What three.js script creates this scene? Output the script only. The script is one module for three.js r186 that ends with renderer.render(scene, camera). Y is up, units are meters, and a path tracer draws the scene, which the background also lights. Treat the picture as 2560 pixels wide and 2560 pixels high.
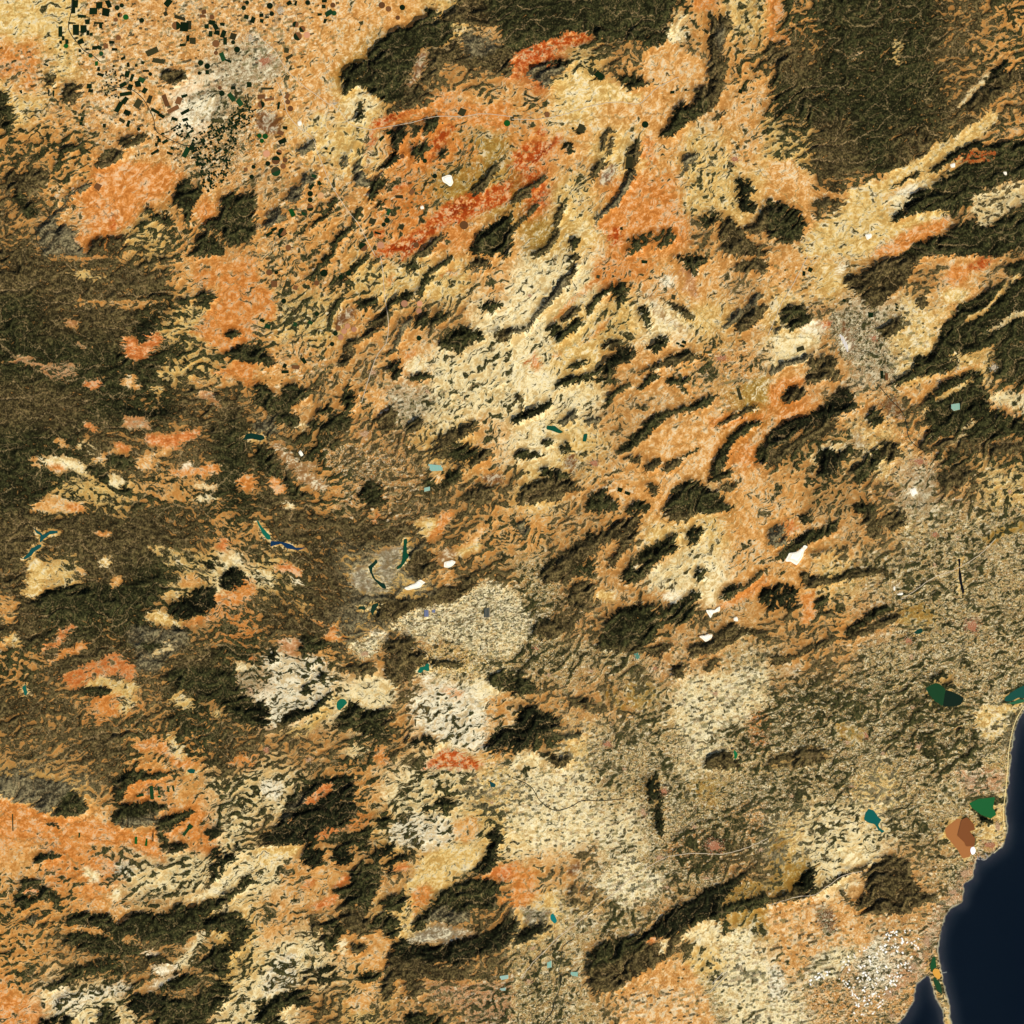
import * as THREE from 'three';
import { Sky } from 'three/addons/objects/Sky.js';
import { mergeGeometries } from 'three/addons/utils/BufferGeometryUtils.js';

// ---------------------------------------------------------------- camera, sky, sun, exposure
// One photo pixel is 42.89 m; the square shows 109.8 km of country, seen straight down from orbit, north at the top (-z).
const PX = 42.89, HALF = 1280;
const scene = new THREE.Scene();
const camera = new THREE.PerspectiveCamera(2 * Math.atan(HALF * PX / 785500) * 180 / Math.PI, 1, 20000, 1500000);
camera.position.set(0, 786000, 0);
camera.up.set(0, 0, -1);
camera.lookAt(0, 0, 0);
scene.add(camera);

const SUN = new THREE.Vector3(0.56, 0.86, 0.64).normalize();      // mid-morning: from the south-east
const sky = new Sky();
sky.name = 'sky';
sky.scale.setScalar(1400000);
sky.material.uniforms.sunPosition.value.copy(SUN);
sky.material.uniforms.turbidity.value = 2.5;
sky.material.uniforms.rayleigh.value = 1.6;
sky.material.uniforms.mieCoefficient.value = 0.004;
sky.userData = { kind: 'structure' };
scene.add(sky);
scene.environmentIntensity = 0.1;

const sun = new THREE.DirectionalLight(new THREE.Color(1, 0.935, 0.79), 5);
sun.position.copy(SUN).multiplyScalar(300000);
sun.target.position.set(0, 0, 0);
sun.castShadow = true;
sun.shadow.mapSize.set(4096, 4096);
Object.assign(sun.shadow.camera, { left: -80000, right: 80000, top: 80000, bottom: -80000, near: 100000, far: 500000 });
scene.add(sun, sun.target);

const renderer = new THREE.WebGLRenderer({ antialias: true });
renderer.toneMapping = THREE.LinearToneMapping;
renderer.toneMappingExposure = 1.58;
renderer.shadowMap.enabled = true;
renderer.setSize(1024, 1024);

// ---------------------------------------------------------------- numbers and noise
let seed = 7;
const rnd = () => { seed = (Math.imul(seed, 1664525) + 1013904223) >>> 0; return seed / 4294967296; };
const PERM = new Uint8Array(512);
{ const p = Array.from({ length: 256 }, (_, i) => i); for (let i = 255; i > 0; i--) { const j = Math.floor(rnd() * (i + 1)); [p[i], p[j]] = [p[j], p[i]]; } for (let i = 0; i < 512; i++) PERM[i] = p[i & 255]; }
const GX = new Float32Array(256), GY = new Float32Array(256);
for (let i = 0; i < 256; i++) { GX[i] = Math.cos(i * 2.399963) * 1.5; GY[i] = Math.sin(i * 2.399963) * 1.5; }
function noise(x, y) {
  const xi = Math.floor(x), yi = Math.floor(y), fx = x - xi, fy = y - yi, X = xi & 255, Y = yi & 255;
  const u = fx * fx * (3 - 2 * fx), v = fy * fy * (3 - 2 * fy);
  const a = PERM[PERM[X] + Y], b = PERM[PERM[(X + 1) & 255] + Y], c = PERM[PERM[X] + ((Y + 1) & 255)], d = PERM[PERM[(X + 1) & 255] + ((Y + 1) & 255)];
  const n0 = GX[a] * fx + GY[a] * fy, n1 = GX[b] * (fx - 1) + GY[b] * fy, n2 = GX[c] * fx + GY[c] * (fy - 1), n3 = GX[d] * (fx - 1) + GY[d] * (fy - 1);
  const p = n0 + (n1 - n0) * u, q = n2 + (n3 - n2) * u;
  return p + (q - p) * v;
}
const fbm = (x, y, n) => { let s = 0, a = 1; for (let i = 0; i < n; i++) { s += a * noise(x, y); x = x * 2.03 + 17.3; y = y * 2.03 - 9.1; a *= 0.5; } return s; };
const hash = (i, j, k = 0) => { let h = Math.imul(i | 0, 374761393) ^ Math.imul(j | 0, 668265263) ^ Math.imul(k + 11, 2246822519); h = Math.imul(h ^ (h >>> 13), 1274126177); return ((h ^ (h >>> 16)) >>> 0) / 4294967296; };
const clamp = (v, a = 0, b = 1) => v < a ? a : v > b ? b : v;
const step = (a, b, v) => { const t = clamp((v - a) / (b - a)); return t * t * (3 - 2 * t); };
const wx = px => (px - HALF) * PX, wz = py => (py - HALF) * PX;

// ---------------------------------------------------------------- colours of soils and vegetation (as an eye would name them, then made reflectances)
const ALBEDO = 0.60;
const toLin = v => { v /= 255; return v <= 0.04045 ? v / 12.92 : Math.pow((v + 0.055) / 1.055, 2.4); };
const toSrgb = v => 255 * (v <= 0.0031308 ? 12.92 * v : 1.055 * Math.pow(v, 1 / 2.4) - 0.055);
const rgb = h => [h >> 16, (h >> 8) & 255, h & 255].map(toLin);
const lin = h => { const c = rgb(h); return new THREE.Color().setRGB(c[0] * ALBEDO, c[1] * ALBEDO, c[2] * ALBEDO); };
const SOIL = {
  T: 0xDCA25A, O: 0xD78B42, R: 0xB9501A, D: 0x902E08, S: 0xD07A3C, P: 0xC89464, C: 0xF3DCA2, Y: 0xE3BF74, W: 0xF8EAC4,
  H: 0xAC883F, U: 0xB8A27A, E: 0xA58054, K: 0x76502F, L: 0x8C6A4C, g: 0x94866A, M: 0xC4A468, V: 0xCC9A5A, X: 0xBE9258,
};
const COVER = { F: 0x2B2A14, N: 0x191A0B, B: 0x453A20, G: 0x5E543A };
// ---------------------------------------------------------------- the land, read off in sixteen squares of 640 pixels
// 24 x 24 cells: soil or cover letter, how much of it scrub and forest cover (0-9), how finely it is parcelled into fields (0-9)
const CELLS = [
  `Y11 Y21 T03 T02 T03 T03 | T03 T02 T11 T21 Y52 B61 | B80 F90 F90 F80 T41 Y32 | T51 F90 F90 F90 B61 T51`,
  `O12 Y22 T03 T03 T12 U24 | T22 T11 H31 B80 B70 B70 | R21 Y41 B61 T41 B51 T41 | B71 F90 F80 F80 B61 T51`,
  `Y31 T32 T03 T02 W01 T35 | T12 T11 Y31 B80 O21 T31 | T31 Y11 T11 T11 B41 T11 | F80 F80 F80 F80 B71 B61`,
  `T51 T51 T42 T12 T15 T26 | T12 Y21 Y31 O31 O31 H21 | O21 T21 Y31 T21 Y31 T22 | Y41 B81 F80 B80 Y41 T51`,
  `B71 T42 O11 O11 T42 T42 | B32 T32 T32 O32 H31 H31 | R21 Y31 O21 O11 Y31 Y31 | T21 B70 T31 Y31 F80 B61`,
  `B61 B51 O21 Y51 T52 B61 | T32 T41 T31 O31 O21 T31 | H21 Y21 O11 O11 B51 B61 | B50 T21 Y21 T11 B61 F80`,
  `B81 B81 B71 B71 T31 O21 | T32 T42 Y41 Y31 Y31 T31 | C21 C31 O31 T21 T21 B41 | T22 Y21 B51 B61 T21 B51`,
  `F90 B81 B81 F90 Y41 O21 | Y42 Y42 T41 B51 B51 C31 | C21 Y31 Y41 C11 Y21 B41 | Y22 B43 U34 Y22 T22 F71`,
  `F81 F81 F81 F80 Y51 T51 | T32 T32 B41 T31 C31 C31 | C31 Y21 B51 T21 T42 T33 | C31 B41 U35 Y22 Y32 F80`,
  `B81 B81 F81 F71 B71 B71 | B61 B51 T42 U33 C32 C31 | C31 C31 B41 B31 T32 H12 | O21 B51 T32 B61 B61 T42`,
  `F80 F81 B71 B61 B61 F80 | B71 F71 B52 B52 Y51 T41 | C21 Y31 B41 T21 T11 O11 | F71 F71 Y33 T33 F81 F71`,
  `F80 Y51 Y51 T51 T51 F70 | B71 T51 T45 B55 B61 B61 | Y41 B51 T32 T31 B51 T21 | T31 F51 B52 U33 B63 Y43`,
  `B81 B81 B81 B81 B71 T51 | B71 B71 B71 B71 B61 T41 | T41 B51 B61 Y31 Y31 T21 | T32 B41 B51 M35 M36 M36`,
  `B71 Y41 B81 F81 Y51 C41 | Y51 B71 G61 G61 B61 B61 | M46 B71 B41 B41 C11 T31 | T41 Y42 M45 M46 M36 M36`,
  `B81 F90 F90 F81 F61 O41 | B71 B81 G71 B71 B64 Y36 | M57 B63 B61 F71 B51 B41 | B61 T51 B43 M46 M36 M36`,
  `T51 B81 B81 B71 B81 F80 | F51 T51 B61 B65 Y36 Y37 | M56 M46 M56 B43 B42 M34 | B41 B42 M36 M37 M37 M37`,
  `B71 B61 O31 B61 F80 F70 | W31 C41 C31 B51 W11 C21 | B61 B42 B42 M44 C14 C14 | M48 M59 M49 M59 M47 M27`,
  `B61 B61 B71 T51 T61 B71 | B51 B51 F71 B61 C31 T31 | F71 G33 M36 M36 C25 M56 | M48 M48 M39 M59 M59 M37`,
  `G71 G71 B61 O41 T31 C51 | C51 F71 T51 C31 C51 G34 | C25 C24 M35 M47 H34 M38 | M48 M47 G34 M36 M25 Y22`,
  `O11 O21 T31 B51 O41 C51 | B71 F81 F61 Y41 C31 Y41 | C12 C13 C23 M37 M49 M49 | G34 C32 C33 M46 M26 Y22`,
  `T31 O31 O31 C41 C51 C51 | C31 T41 F71 B51 Y31 F61 | T31 B41 M26 M36 M47 B64 | H31 C31 B41 B52 M37 Y22`,
  `T51 T51 T31 F61 B61 Y51 | T31 B51 B71 Y51 F71 B71 | G31 M35 M45 B54 F81 H41 | T12 T22 B42 B43 T25 Y22`,
  `T41 B61 F81 B71 F61 Y61 | C31 C51 T41 B71 B71 B72 | M45 M35 B61 B71 Y31 C14 | T22 T25 W26 T25 Y22 Y22`,
  `O11 C31 C41 F61 B71 C51 | C31 B61 Y41 B52 B52 T44 | M36 M25 B41 T23 M25 C24 | C15 T26 T26 T25 Y22 Y22`,
].map(r => r.replace(/\|/g, ' ').trim().split(/\s+/));

// direction in which ridges run, degrees up from east, 8 x 8 cells
const STRIKE = [
  [30, 30, 40, 30, 15, 60, 30, 30], [20, 60, 45, 45, 45, 50, 0, 30], [-10, 0, 45, 45, 40, 40, 35, 35], [-10, -10, 45, 40, 35, 35, 40, 40],
  [-10, -15, -30, 25, 40, 40, 35, 30], [20, 20, 10, 20, 40, 30, 25, 20], [10, 10, 30, 30, 30, 35, 30, 20], [20, 20, 30, 30, 40, 35, 30, 10],
];

// outlines of ridges, woods and patches of soil: square (column,row; u = zoomed pixels / 10), then one outline to a line:
// letter, cover 0-9, parcels 0-9, corner points
const UNIT = { '2,3': 5.861, '3,3': 5.861 };
const LAND = {
'0,0': `B 122,54 139,54 141,60 133,64 123,62
B 90,104 110,101 108,107 95,113 89,108
B 76,117 90,113 93,118 86,124 75,129 73,122
B 50,65 57,63 60,67 62,72 58,78 48,76 47,72
B 34,57 42,56 40,64 34,64
F71 0,66 5,72 8,80 12,90 6,98 0,95
B 8,128 20,132 32,128 38,130 34,140 24,145 12,146 6,140
F 11,146 18,146 22,155 30,156 28,163 22,166 17,161 12,152
F 40,128 46,122 44,118 47,112 52,110 60,110 68,112 64,115 54,113 49,116 47,126 42,130
G 70,138 62,141 52,148 46,157 38,163 31,172 28,182 33,190 36,192 60,176 48,170 40,166 50,156 58,146 68,141
G71 30,180 40,172 52,176 60,184 64,193 34,193
O0 70,128 100,122 125,125 140,132 132,142 118,148 112,152 106,156 105,165 95,172 85,175 72,170 66,160 62,150 70,140
R0 84,162 87,168 85,175 83,170
F 134,139 142,137 146,143 151,140 153,146 148,152 145,160 143,170 138,168 140,160 134,158 130,150 133,146
F 108,154 114,158 122,163 130,165 131,170 122,168 112,162
F81 165,150 175,146 185,148 193,145 193,178 180,185 172,186 166,176 152,172 155,162 163,166 168,158
F81 150,176 160,176 170,184 168,193 140,193 148,186
O0 148,156 153,150 158,150 164,156 162,164 156,166 155,172 150,168
U34 140,74 152,68 162,66 172,72 176,80 170,90 160,94 150,88 143,84
W22 142,80 148,74 158,72 164,78 160,88 152,88 147,84
W02 160,56 168,54 178,58 172,64 162,62
U14 165,50 193,44 193,60 180,70 165,64
B61 70,180 95,178 100,186 92,193 65,193`,
'1,0': `O1 86,96 95,88 120,82 140,80 160,78 175,80 193,76 193,100 170,96 150,90 120,92 100,97 88,100
F 66,72 66,53 68,50 76,48 82,46 86,40 92,31 100,25 110,20 118,21 120,15 130,13 140,17 150,16 150,24 147,31 136,37 126,37 122,40 118,52 112,63 113,70 106,77 98,78 90,72 84,68 76,66 70,70
F 128,7 139,8 140,14 132,13 127,10
B 130,46 132,38 146,34 152,26 156,42 164,44 172,42 180,36 193,30 193,58 178,56 170,52 158,50 150,47 142,46 140,55 134,58 130,56
B71 140,18 150,16 160,20 185,21 193,24 193,0 160,0 150,6 142,10
F 178,0 193,0 193,40 186,34 183,20 174,6
G 155,26 162,25 175,28 182,34 178,40 170,43 160,43 157,36
L2 122,40 130,38 128,50 122,60 114,68 114,64 120,52
N 112,75 122,69 122,74 120,78 117,75 108,79
C2 66,80 78,70 86,72 94,80 88,84 80,84 84,94 76,92 72,92 66,84
N 77,77 80,78 79,86 83,88 77,91 73,91 76,85
R0 88,92 96,88 108,86 118,82 117,86 106,90 98,95 90,97
D0 96,89 106,87 105,91 98,92
N 100,98 112,96 115,100 110,106 106,112 110,118 104,124 100,128 92,130 92,126 98,122 104,114 103,106
N 118,104 122,95 124,101 120,104
F 128,89 138,88 138,94 134,100 126,102 128,94
F 120,112 126,108 131,105 131,112 125,120 120,122 117,115
N 116,108 119,108 120,116 117,114
F 87,136 98,132 100,136 97,142 91,147 90,152 85,154 86,144
F 93,151 96,152 94,159 91,158
F 138,114 144,112 145,117 141,121 138,118
G 74,128 78,120 80,130 88,136 82,142 75,138
G 65,120 70,116 70,124 64,126
G 32,112 44,105 46,109 38,117 31,115
R1 86,193 96,186 110,180 124,172 134,162 146,152 160,146 176,142 193,136 193,152 178,158 164,162 152,168 140,172 130,180 118,193
R1 125,170 135,162 144,155 150,152 160,148 175,147 192,143 193,150 180,154 170,157 160,156 152,160 145,164 136,168 128,176
D0 144,160 150,153 158,150 165,156 155,158 147,163
D0 100,184 112,182 120,183 126,178 130,176 118,190 106,190
R0 150,164 158,168 160,172 152,170
R0 88,176 94,174 96,178 90,180
R1 84,100 88,98 90,108 86,112 86,128 84,126
R2 135,103 142,96 148,94 150,98 144,104 140,112 134,116 130,124 126,128 134,110
R0 104,140 112,138 116,140 108,144
F 46,166 52,158 58,152 59,148 62,150 58,157 50,166 40,172 30,180 27,182 34,172
F 56,193 58,182 66,174 74,168 75,171 68,178 62,184 58,193
F 73,166 76,158 80,156 79,161 75,168
F81 165,178 175,170 185,164 193,160 193,193 160,193 164,184
B 120,193 128,186 136,180 142,176 146,178 138,184 128,193
B 160,146 170,136 182,124 184,127 174,140 168,147
K0 0,84 10,84 18,90 20,98 14,102 0,100
G 6,170 8,160 18,158 23,160 22,166 12,172 6,176
G 22,148 28,142 34,142 36,148 30,154 24,152
G 36,132 44,130 46,134 40,142 34,138
Y2 46,84 56,88 52,96 40,100 32,104 42,90
U03 0,26 12,36 18,46 20,52 14,60 0,62`,
'2,0': `F 0,0 120,0 122,8 118,14 118,24 115,32 106,34 100,38 96,30 90,32 84,30 70,32 62,28 58,24 50,23 40,25 34,29 20,33 0,40
R1 0,45 10,38 20,34 33,30 40,24 48,24 56,25 62,29 58,32 48,34 40,36 30,38 20,42 10,46 0,52
N 18,48 28,46 40,45 44,48 42,52 36,50 28,48 20,50
G 16,50 36,50 38,56 30,58 28,68 22,64 10,56
Y0 40,60 50,54 58,58 66,62 76,60 82,66 90,70 100,72 96,78 80,77 60,78 50,76 44,68
N 61,53 65,54 71,60 66,61 61,58
F 80,58 92,58 100,62 104,66 96,66 88,68 82,64
T1 104,40 112,33 125,34 130,40 140,44 147,50 147,62 130,66 118,64 108,62 98,58 98,46
C2 118,18 126,18 134,24 130,32 118,32 116,28
C3 120,10 134,12 134,16 124,17
O2 134,0 152,0 156,6 146,10 138,8
B 150,12 165,14 166,22 160,30 158,40 162,50 160,60 158,70 155,80 150,84 146,76 148,66 148,54 150,44 148,30 150,20
G 154,22 160,20 159,34 156,40 154,34
B 138,66 146,66 148,74 144,86 138,88 134,84 140,78
F 111,104 116,96 122,88 122,82 130,80 134,82 136,78 142,74 148,74 148,82 144,88 134,92 126,98 120,104
N 126,78 130,76 132,82 128,84
B51 70,98 78,96 78,110 74,118 68,116 66,110
B71 90,108 96,106 97,118 95,124 91,134 88,140 84,138 90,124 86,116
B 60,132 64,124 70,118 71,124 66,130 62,138
G 78,150 84,140 90,130 94,130 88,142 80,154 70,162 64,168 62,164 72,156
L0 70,126 76,122 78,130 74,138 66,140 64,136
O0 98,106 106,100 106,116 108,122 110,126 100,122 98,116
R1 0,118 10,108 18,106 26,110 32,104 38,100 36,106 28,114 20,122 10,128 0,128
D0 8,128 18,120 24,110 30,106 32,108 26,116 16,124
R0 18,96 24,96 26,102 20,104
O0 64,168 78,158 88,150 100,148 106,154 100,164 84,172 74,176 66,174
R0 72,176 80,170 84,178 80,186 74,182
N61 170,134 180,136 184,144 178,150 186,154 182,162 172,160 170,150 168,144
F 140,164 150,160 158,164 152,170 144,172
B 156,166 164,164 172,172 182,184 193,188 193,193 160,193 158,182
B71 173,173 182,176 193,174 193,150 188,158 184,168
G 130,118 138,115 140,120 134,126 128,132 130,124
N 153,90 156,86 162,84 161,86 156,89 155,92
N 38,108 44,108 47,114 42,116 40,112
N 48,98 54,94 55,100 50,102
B 0,150 10,142 20,136 26,132 27,134 18,142 8,150 0,156
B 0,172 12,160 18,154 20,156 10,166 0,176
B 28,184 32,172 34,160 38,152 40,154 36,166 34,180 30,188 20,193 14,193
C1 50,172 56,168 56,176 50,180 44,180
F 42,182 50,178 52,184 46,190
F51 86,180 100,176 120,172 126,178 120,186 100,190 86,193`,
'3,0': `O1 0,0 8,0 12,8 8,16 4,26 8,26 16,28 18,32 8,30 0,32
O0 60,48 66,42 70,36 70,40 64,46
Y4 94,30 102,28 104,36 98,42 100,48 98,52 94,44
C3 140,82 148,72 156,64 164,56 170,52 166,58 160,66 152,74 144,82
B 150,80 160,70 170,60 178,54 193,50 193,58 184,64 172,76 160,84 150,84
N 142,84 152,76 160,68 166,60 170,52 178,46 184,48 176,54 168,64 158,72 148,82
Y4 0,84 8,94 14,102 18,112 24,120 36,126 40,128 26,126 12,118 0,122
F71 0,150 10,152 20,156 28,164 30,172 24,182 10,184 0,180
T0 0,120 10,122 18,120 26,130 32,136 34,146 40,143 48,146 60,146 62,150 40,148 34,152 30,148 32,160 38,172 42,180 36,182 30,170 26,162 18,154 8,148 0,140
Y2 36,168 44,166 52,160 60,150 62,142 72,140 78,136 84,138 90,132 100,126 110,122 120,116 124,110 134,106 144,104 150,98 160,90 166,84 175,88 170,94 160,104 150,110 140,116 126,124 116,128 104,134 92,142 90,150 92,164 88,170 96,170 110,162 125,156 140,152 142,158 130,166 110,172 90,182 70,193 30,193 24,186 30,178
C2 92,150 100,144 108,138 118,136 120,142 112,148 106,156 98,164 92,166 94,156
W1 98,144 106,140 114,138 110,146 100,150
N 93,140 100,136 106,132 114,130 114,134 106,134 100,138 94,142
F 104,154 120,144 134,134 150,122 160,112 170,108 185,106 193,104 193,134 182,136 172,142 160,146 150,156 136,160 126,158 114,160 104,164
N 92,168 98,160 104,154 108,148 116,142 120,146 112,154 104,162 96,168
N 130,122 140,114 150,110 160,106 162,110 150,116 138,122 124,130 120,132
R5 140,118 150,114 172,114 178,116 170,122 150,124
C4 152,148 162,144 172,142 180,138 193,134 193,150 184,156 178,162 170,168 164,172 158,170 154,160
F 100,193 110,184 120,178 130,178 140,172 150,166 160,172 170,172 180,164 193,160 193,184 184,188 176,193
O0 86,184 96,178 108,172 120,168 134,164 140,162 134,172 124,180 110,184 98,193 80,193`,
'0,1': `O2 166,18 176,12 193,8 193,100 184,96 172,92 160,88 170,84 178,80 170,74 160,66 150,60 142,58 150,48 160,40 166,30
F 148,30 154,26 160,28 164,30 160,36 158,40 148,36
F 134,34 142,32 144,38 134,38
F 170,58 178,56 182,60 176,62 170,62
F 170,74 180,68 193,66 193,80 186,80 176,78
O2 150,8 160,10 166,18 158,24 148,22 146,14
N 98,58 112,56 116,52 108,50 104,56
S0 92,68 98,60 104,64 108,68 114,58 122,58 122,64 116,70 112,76 104,80 98,78 94,74
N 104,66 110,57 116,56 112,62 107,66
T4 54,34 60,30 72,32 86,34 100,32 116,34 120,36 108,40 96,40 84,40 70,38 56,38
Y4 50,12 66,10 82,18 78,20 60,18
P4 8,76 20,74 30,80 40,82 50,78 60,84 58,92 50,92 44,96 36,92 30,84 20,82 8,82
P2 48,48 58,50 58,53 50,53
P3 54,64 62,66 70,72 64,70 56,66
S1 62,94 70,94 76,92 76,98 72,102 64,98
T1 90,96 98,88 104,90 102,96 108,98 104,101 96,98
Y4 120,84 130,84 134,80 142,86 144,90 132,96 122,94
Y2 114,98 120,98 121,106 116,104
T3 145,90 160,95 175,90 180,96 160,100 146,98
P2 150,100 158,102 164,108 168,118 160,112 152,106
S0 64,125 70,127 74,132 70,134 65,128
P3 95,122 104,118 112,126 116,132 108,130 100,132 94,128
S0 108,134 120,136 132,134 142,132 148,130 152,134 148,138 136,142 134,146 122,144 112,142
S1 88,140 96,143 100,146 94,148 88,144
T1 100,158 110,150 120,146 130,144 128,148 116,152 118,160 108,162
W0 140,156 144,156 147,158 142,160 138,160
C1 30,152 40,150 52,152 62,156 66,164 56,162 44,158 34,158
O1 36,156 46,158 52,162 44,164 36,160
T2 24,152 30,152 32,160 26,160
T1 70,152 80,148 90,146 98,148 90,152 82,156 72,156
F 80,150 90,149 100,152 104,158 96,162 84,160 80,156
F 66,158 76,158 84,164 96,174 104,182 96,182 84,176 74,168 66,162
O1 130,160 140,160 150,160 158,156 166,158 164,164 152,166 140,166 128,166
C0 146,170 156,172 166,176 158,176 148,174
O1 178,168 186,164 193,166 193,176 184,178 180,172
C2 82,164 94,168 92,176 84,174
T2 42,138 46,136 52,144 44,146
C5 56,142 66,140 76,146 68,152 60,148
T2 24,190 34,182 44,180 48,184 62,186 64,193 24,193
O0 52,186 64,186 64,193 52,193
Y5 70,178 84,182 90,188 80,190 72,186
C3 148,182 160,178 162,184 150,187
T4 106,172 124,170 134,178 124,184 110,180
N 88,114 110,116 134,116 132,122 110,122 90,120`,
'1,1': `F 40,20 44,12 48,6 52,0 58,0 52,8 48,14 44,20
F 55,24 62,16 70,10 76,4 82,0 86,0 78,8 70,16 62,22 56,26
B 84,10 90,4 94,0 92,4 86,10
F 105,30 115,28 118,32 112,38 106,36 100,40 102,46 96,50 92,46 98,38
F 112,10 118,4 124,8 122,11 114,12
F 122,28 125,20 128,14 134,8 142,4 148,0 150,2 144,6 136,10 130,16 128,24 124,32 120,34
F 76,36 80,33 88,31 94,33 95,36 88,39 78,42
K0 60,50 62,44 68,40 76,40 74,46 66,52 60,54
F 55,42 60,36 66,28 66,32 62,38 58,46 57,54 55,50
B 64,83 63,76 64,70 70,65 78,60 84,54 92,48 98,44 100,50 94,54 86,60 78,64 73,70 72,77 69,83
G 105,72 106,60 110,52 116,45 119,42 119,46 114,52 110,60 108,66 107,72
F 120,48 128,44 132,46 140,42 146,42 146,46 138,51 128,54 120,54
F 94,74 102,72 108,72 106,74 98,76
F 140,62 144,58 152,54 160,54 168,56 172,60 172,64 166,64 160,68 158,72 153,75 150,70 145,70 140,72 138,68
B 179,58 188,54 193,54 193,64 185,64 180,62
F 166,38 174,35 184,36 184,39 178,42 173,42
B 160,4 170,2 176,4 180,10 168,9 160,9
C1 116,76 124,76 130,82 130,88 118,88 112,84
F 114,92 120,89 130,89 132,92 126,95 118,95
N61 100,80 108,78 110,86 108,93 102,92 99,86
C3 146,76 160,74 170,76 193,72 193,100 180,104 172,98 160,96 150,90 146,82
F81 0,95 14,104 22,108 30,120 34,128 26,130 14,124 6,116 0,112
F 20,98 26,96 34,100 44,102 40,108 34,108 30,114 24,112 20,104
F 46,118 54,112 60,118 58,122 48,120
F 66,106 68,98 74,102 75,108 72,116 66,116
F 54,122 62,118 72,120 72,126 66,132 58,130 54,126
F 40,126 50,124 54,130 46,132 40,130
F 0,66 8,74 16,82 10,84 0,80
B 94,120 102,114 108,116 106,122 104,128 100,134 94,136 96,130 92,128
B 114,126 124,122 128,128 122,132 114,130
T0 34,108 42,107 43,112 38,115 34,112
T0 26,114 32,116 36,119 30,120 26,116
C1 28,127 36,126 42,130 34,131
T1 84,96 92,100 100,108 98,114 92,118 86,112 88,104
O2 0,20 10,26 16,34 18,44 10,50 0,44
O0 100,14 104,16 102,22 98,22
O1 110,74 120,70 122,74 114,78
O1 140,12 152,10 154,14 142,16
F81 0,142 8,146 14,154 20,164 28,172 36,180 28,184 18,176 8,166 0,160
E0 10,142 18,140 22,146 28,152 34,156 46,156 46,160 38,162 44,166 52,170 56,174 50,178 40,174 30,164 22,156 14,148
G 0,124 10,122 16,128 16,134 8,137 0,132
O0 10,168 16,166 20,172 24,178 16,180 12,176
C0 22,184 30,188 28,192 22,190
F 82,172 90,170 96,178 98,186 88,190 80,186 78,180
T47 50,146 70,142 100,148 114,154 112,166 100,172 80,170 64,166 54,160
B61 130,142 140,134 156,126 166,124 170,130 160,136 148,142 160,142 176,146 180,150 170,156 158,160 150,158 134,152
F 142,146 152,142 162,146 170,148 166,154 154,156 144,154
F 126,170 140,164 152,160 158,164 150,172 138,176 128,178
K0 170,166 184,164 188,170 180,172 170,170
B 158,178 176,174 180,182 170,188 158,186
T0 136,164 144,166 140,172 134,172`,
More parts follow.
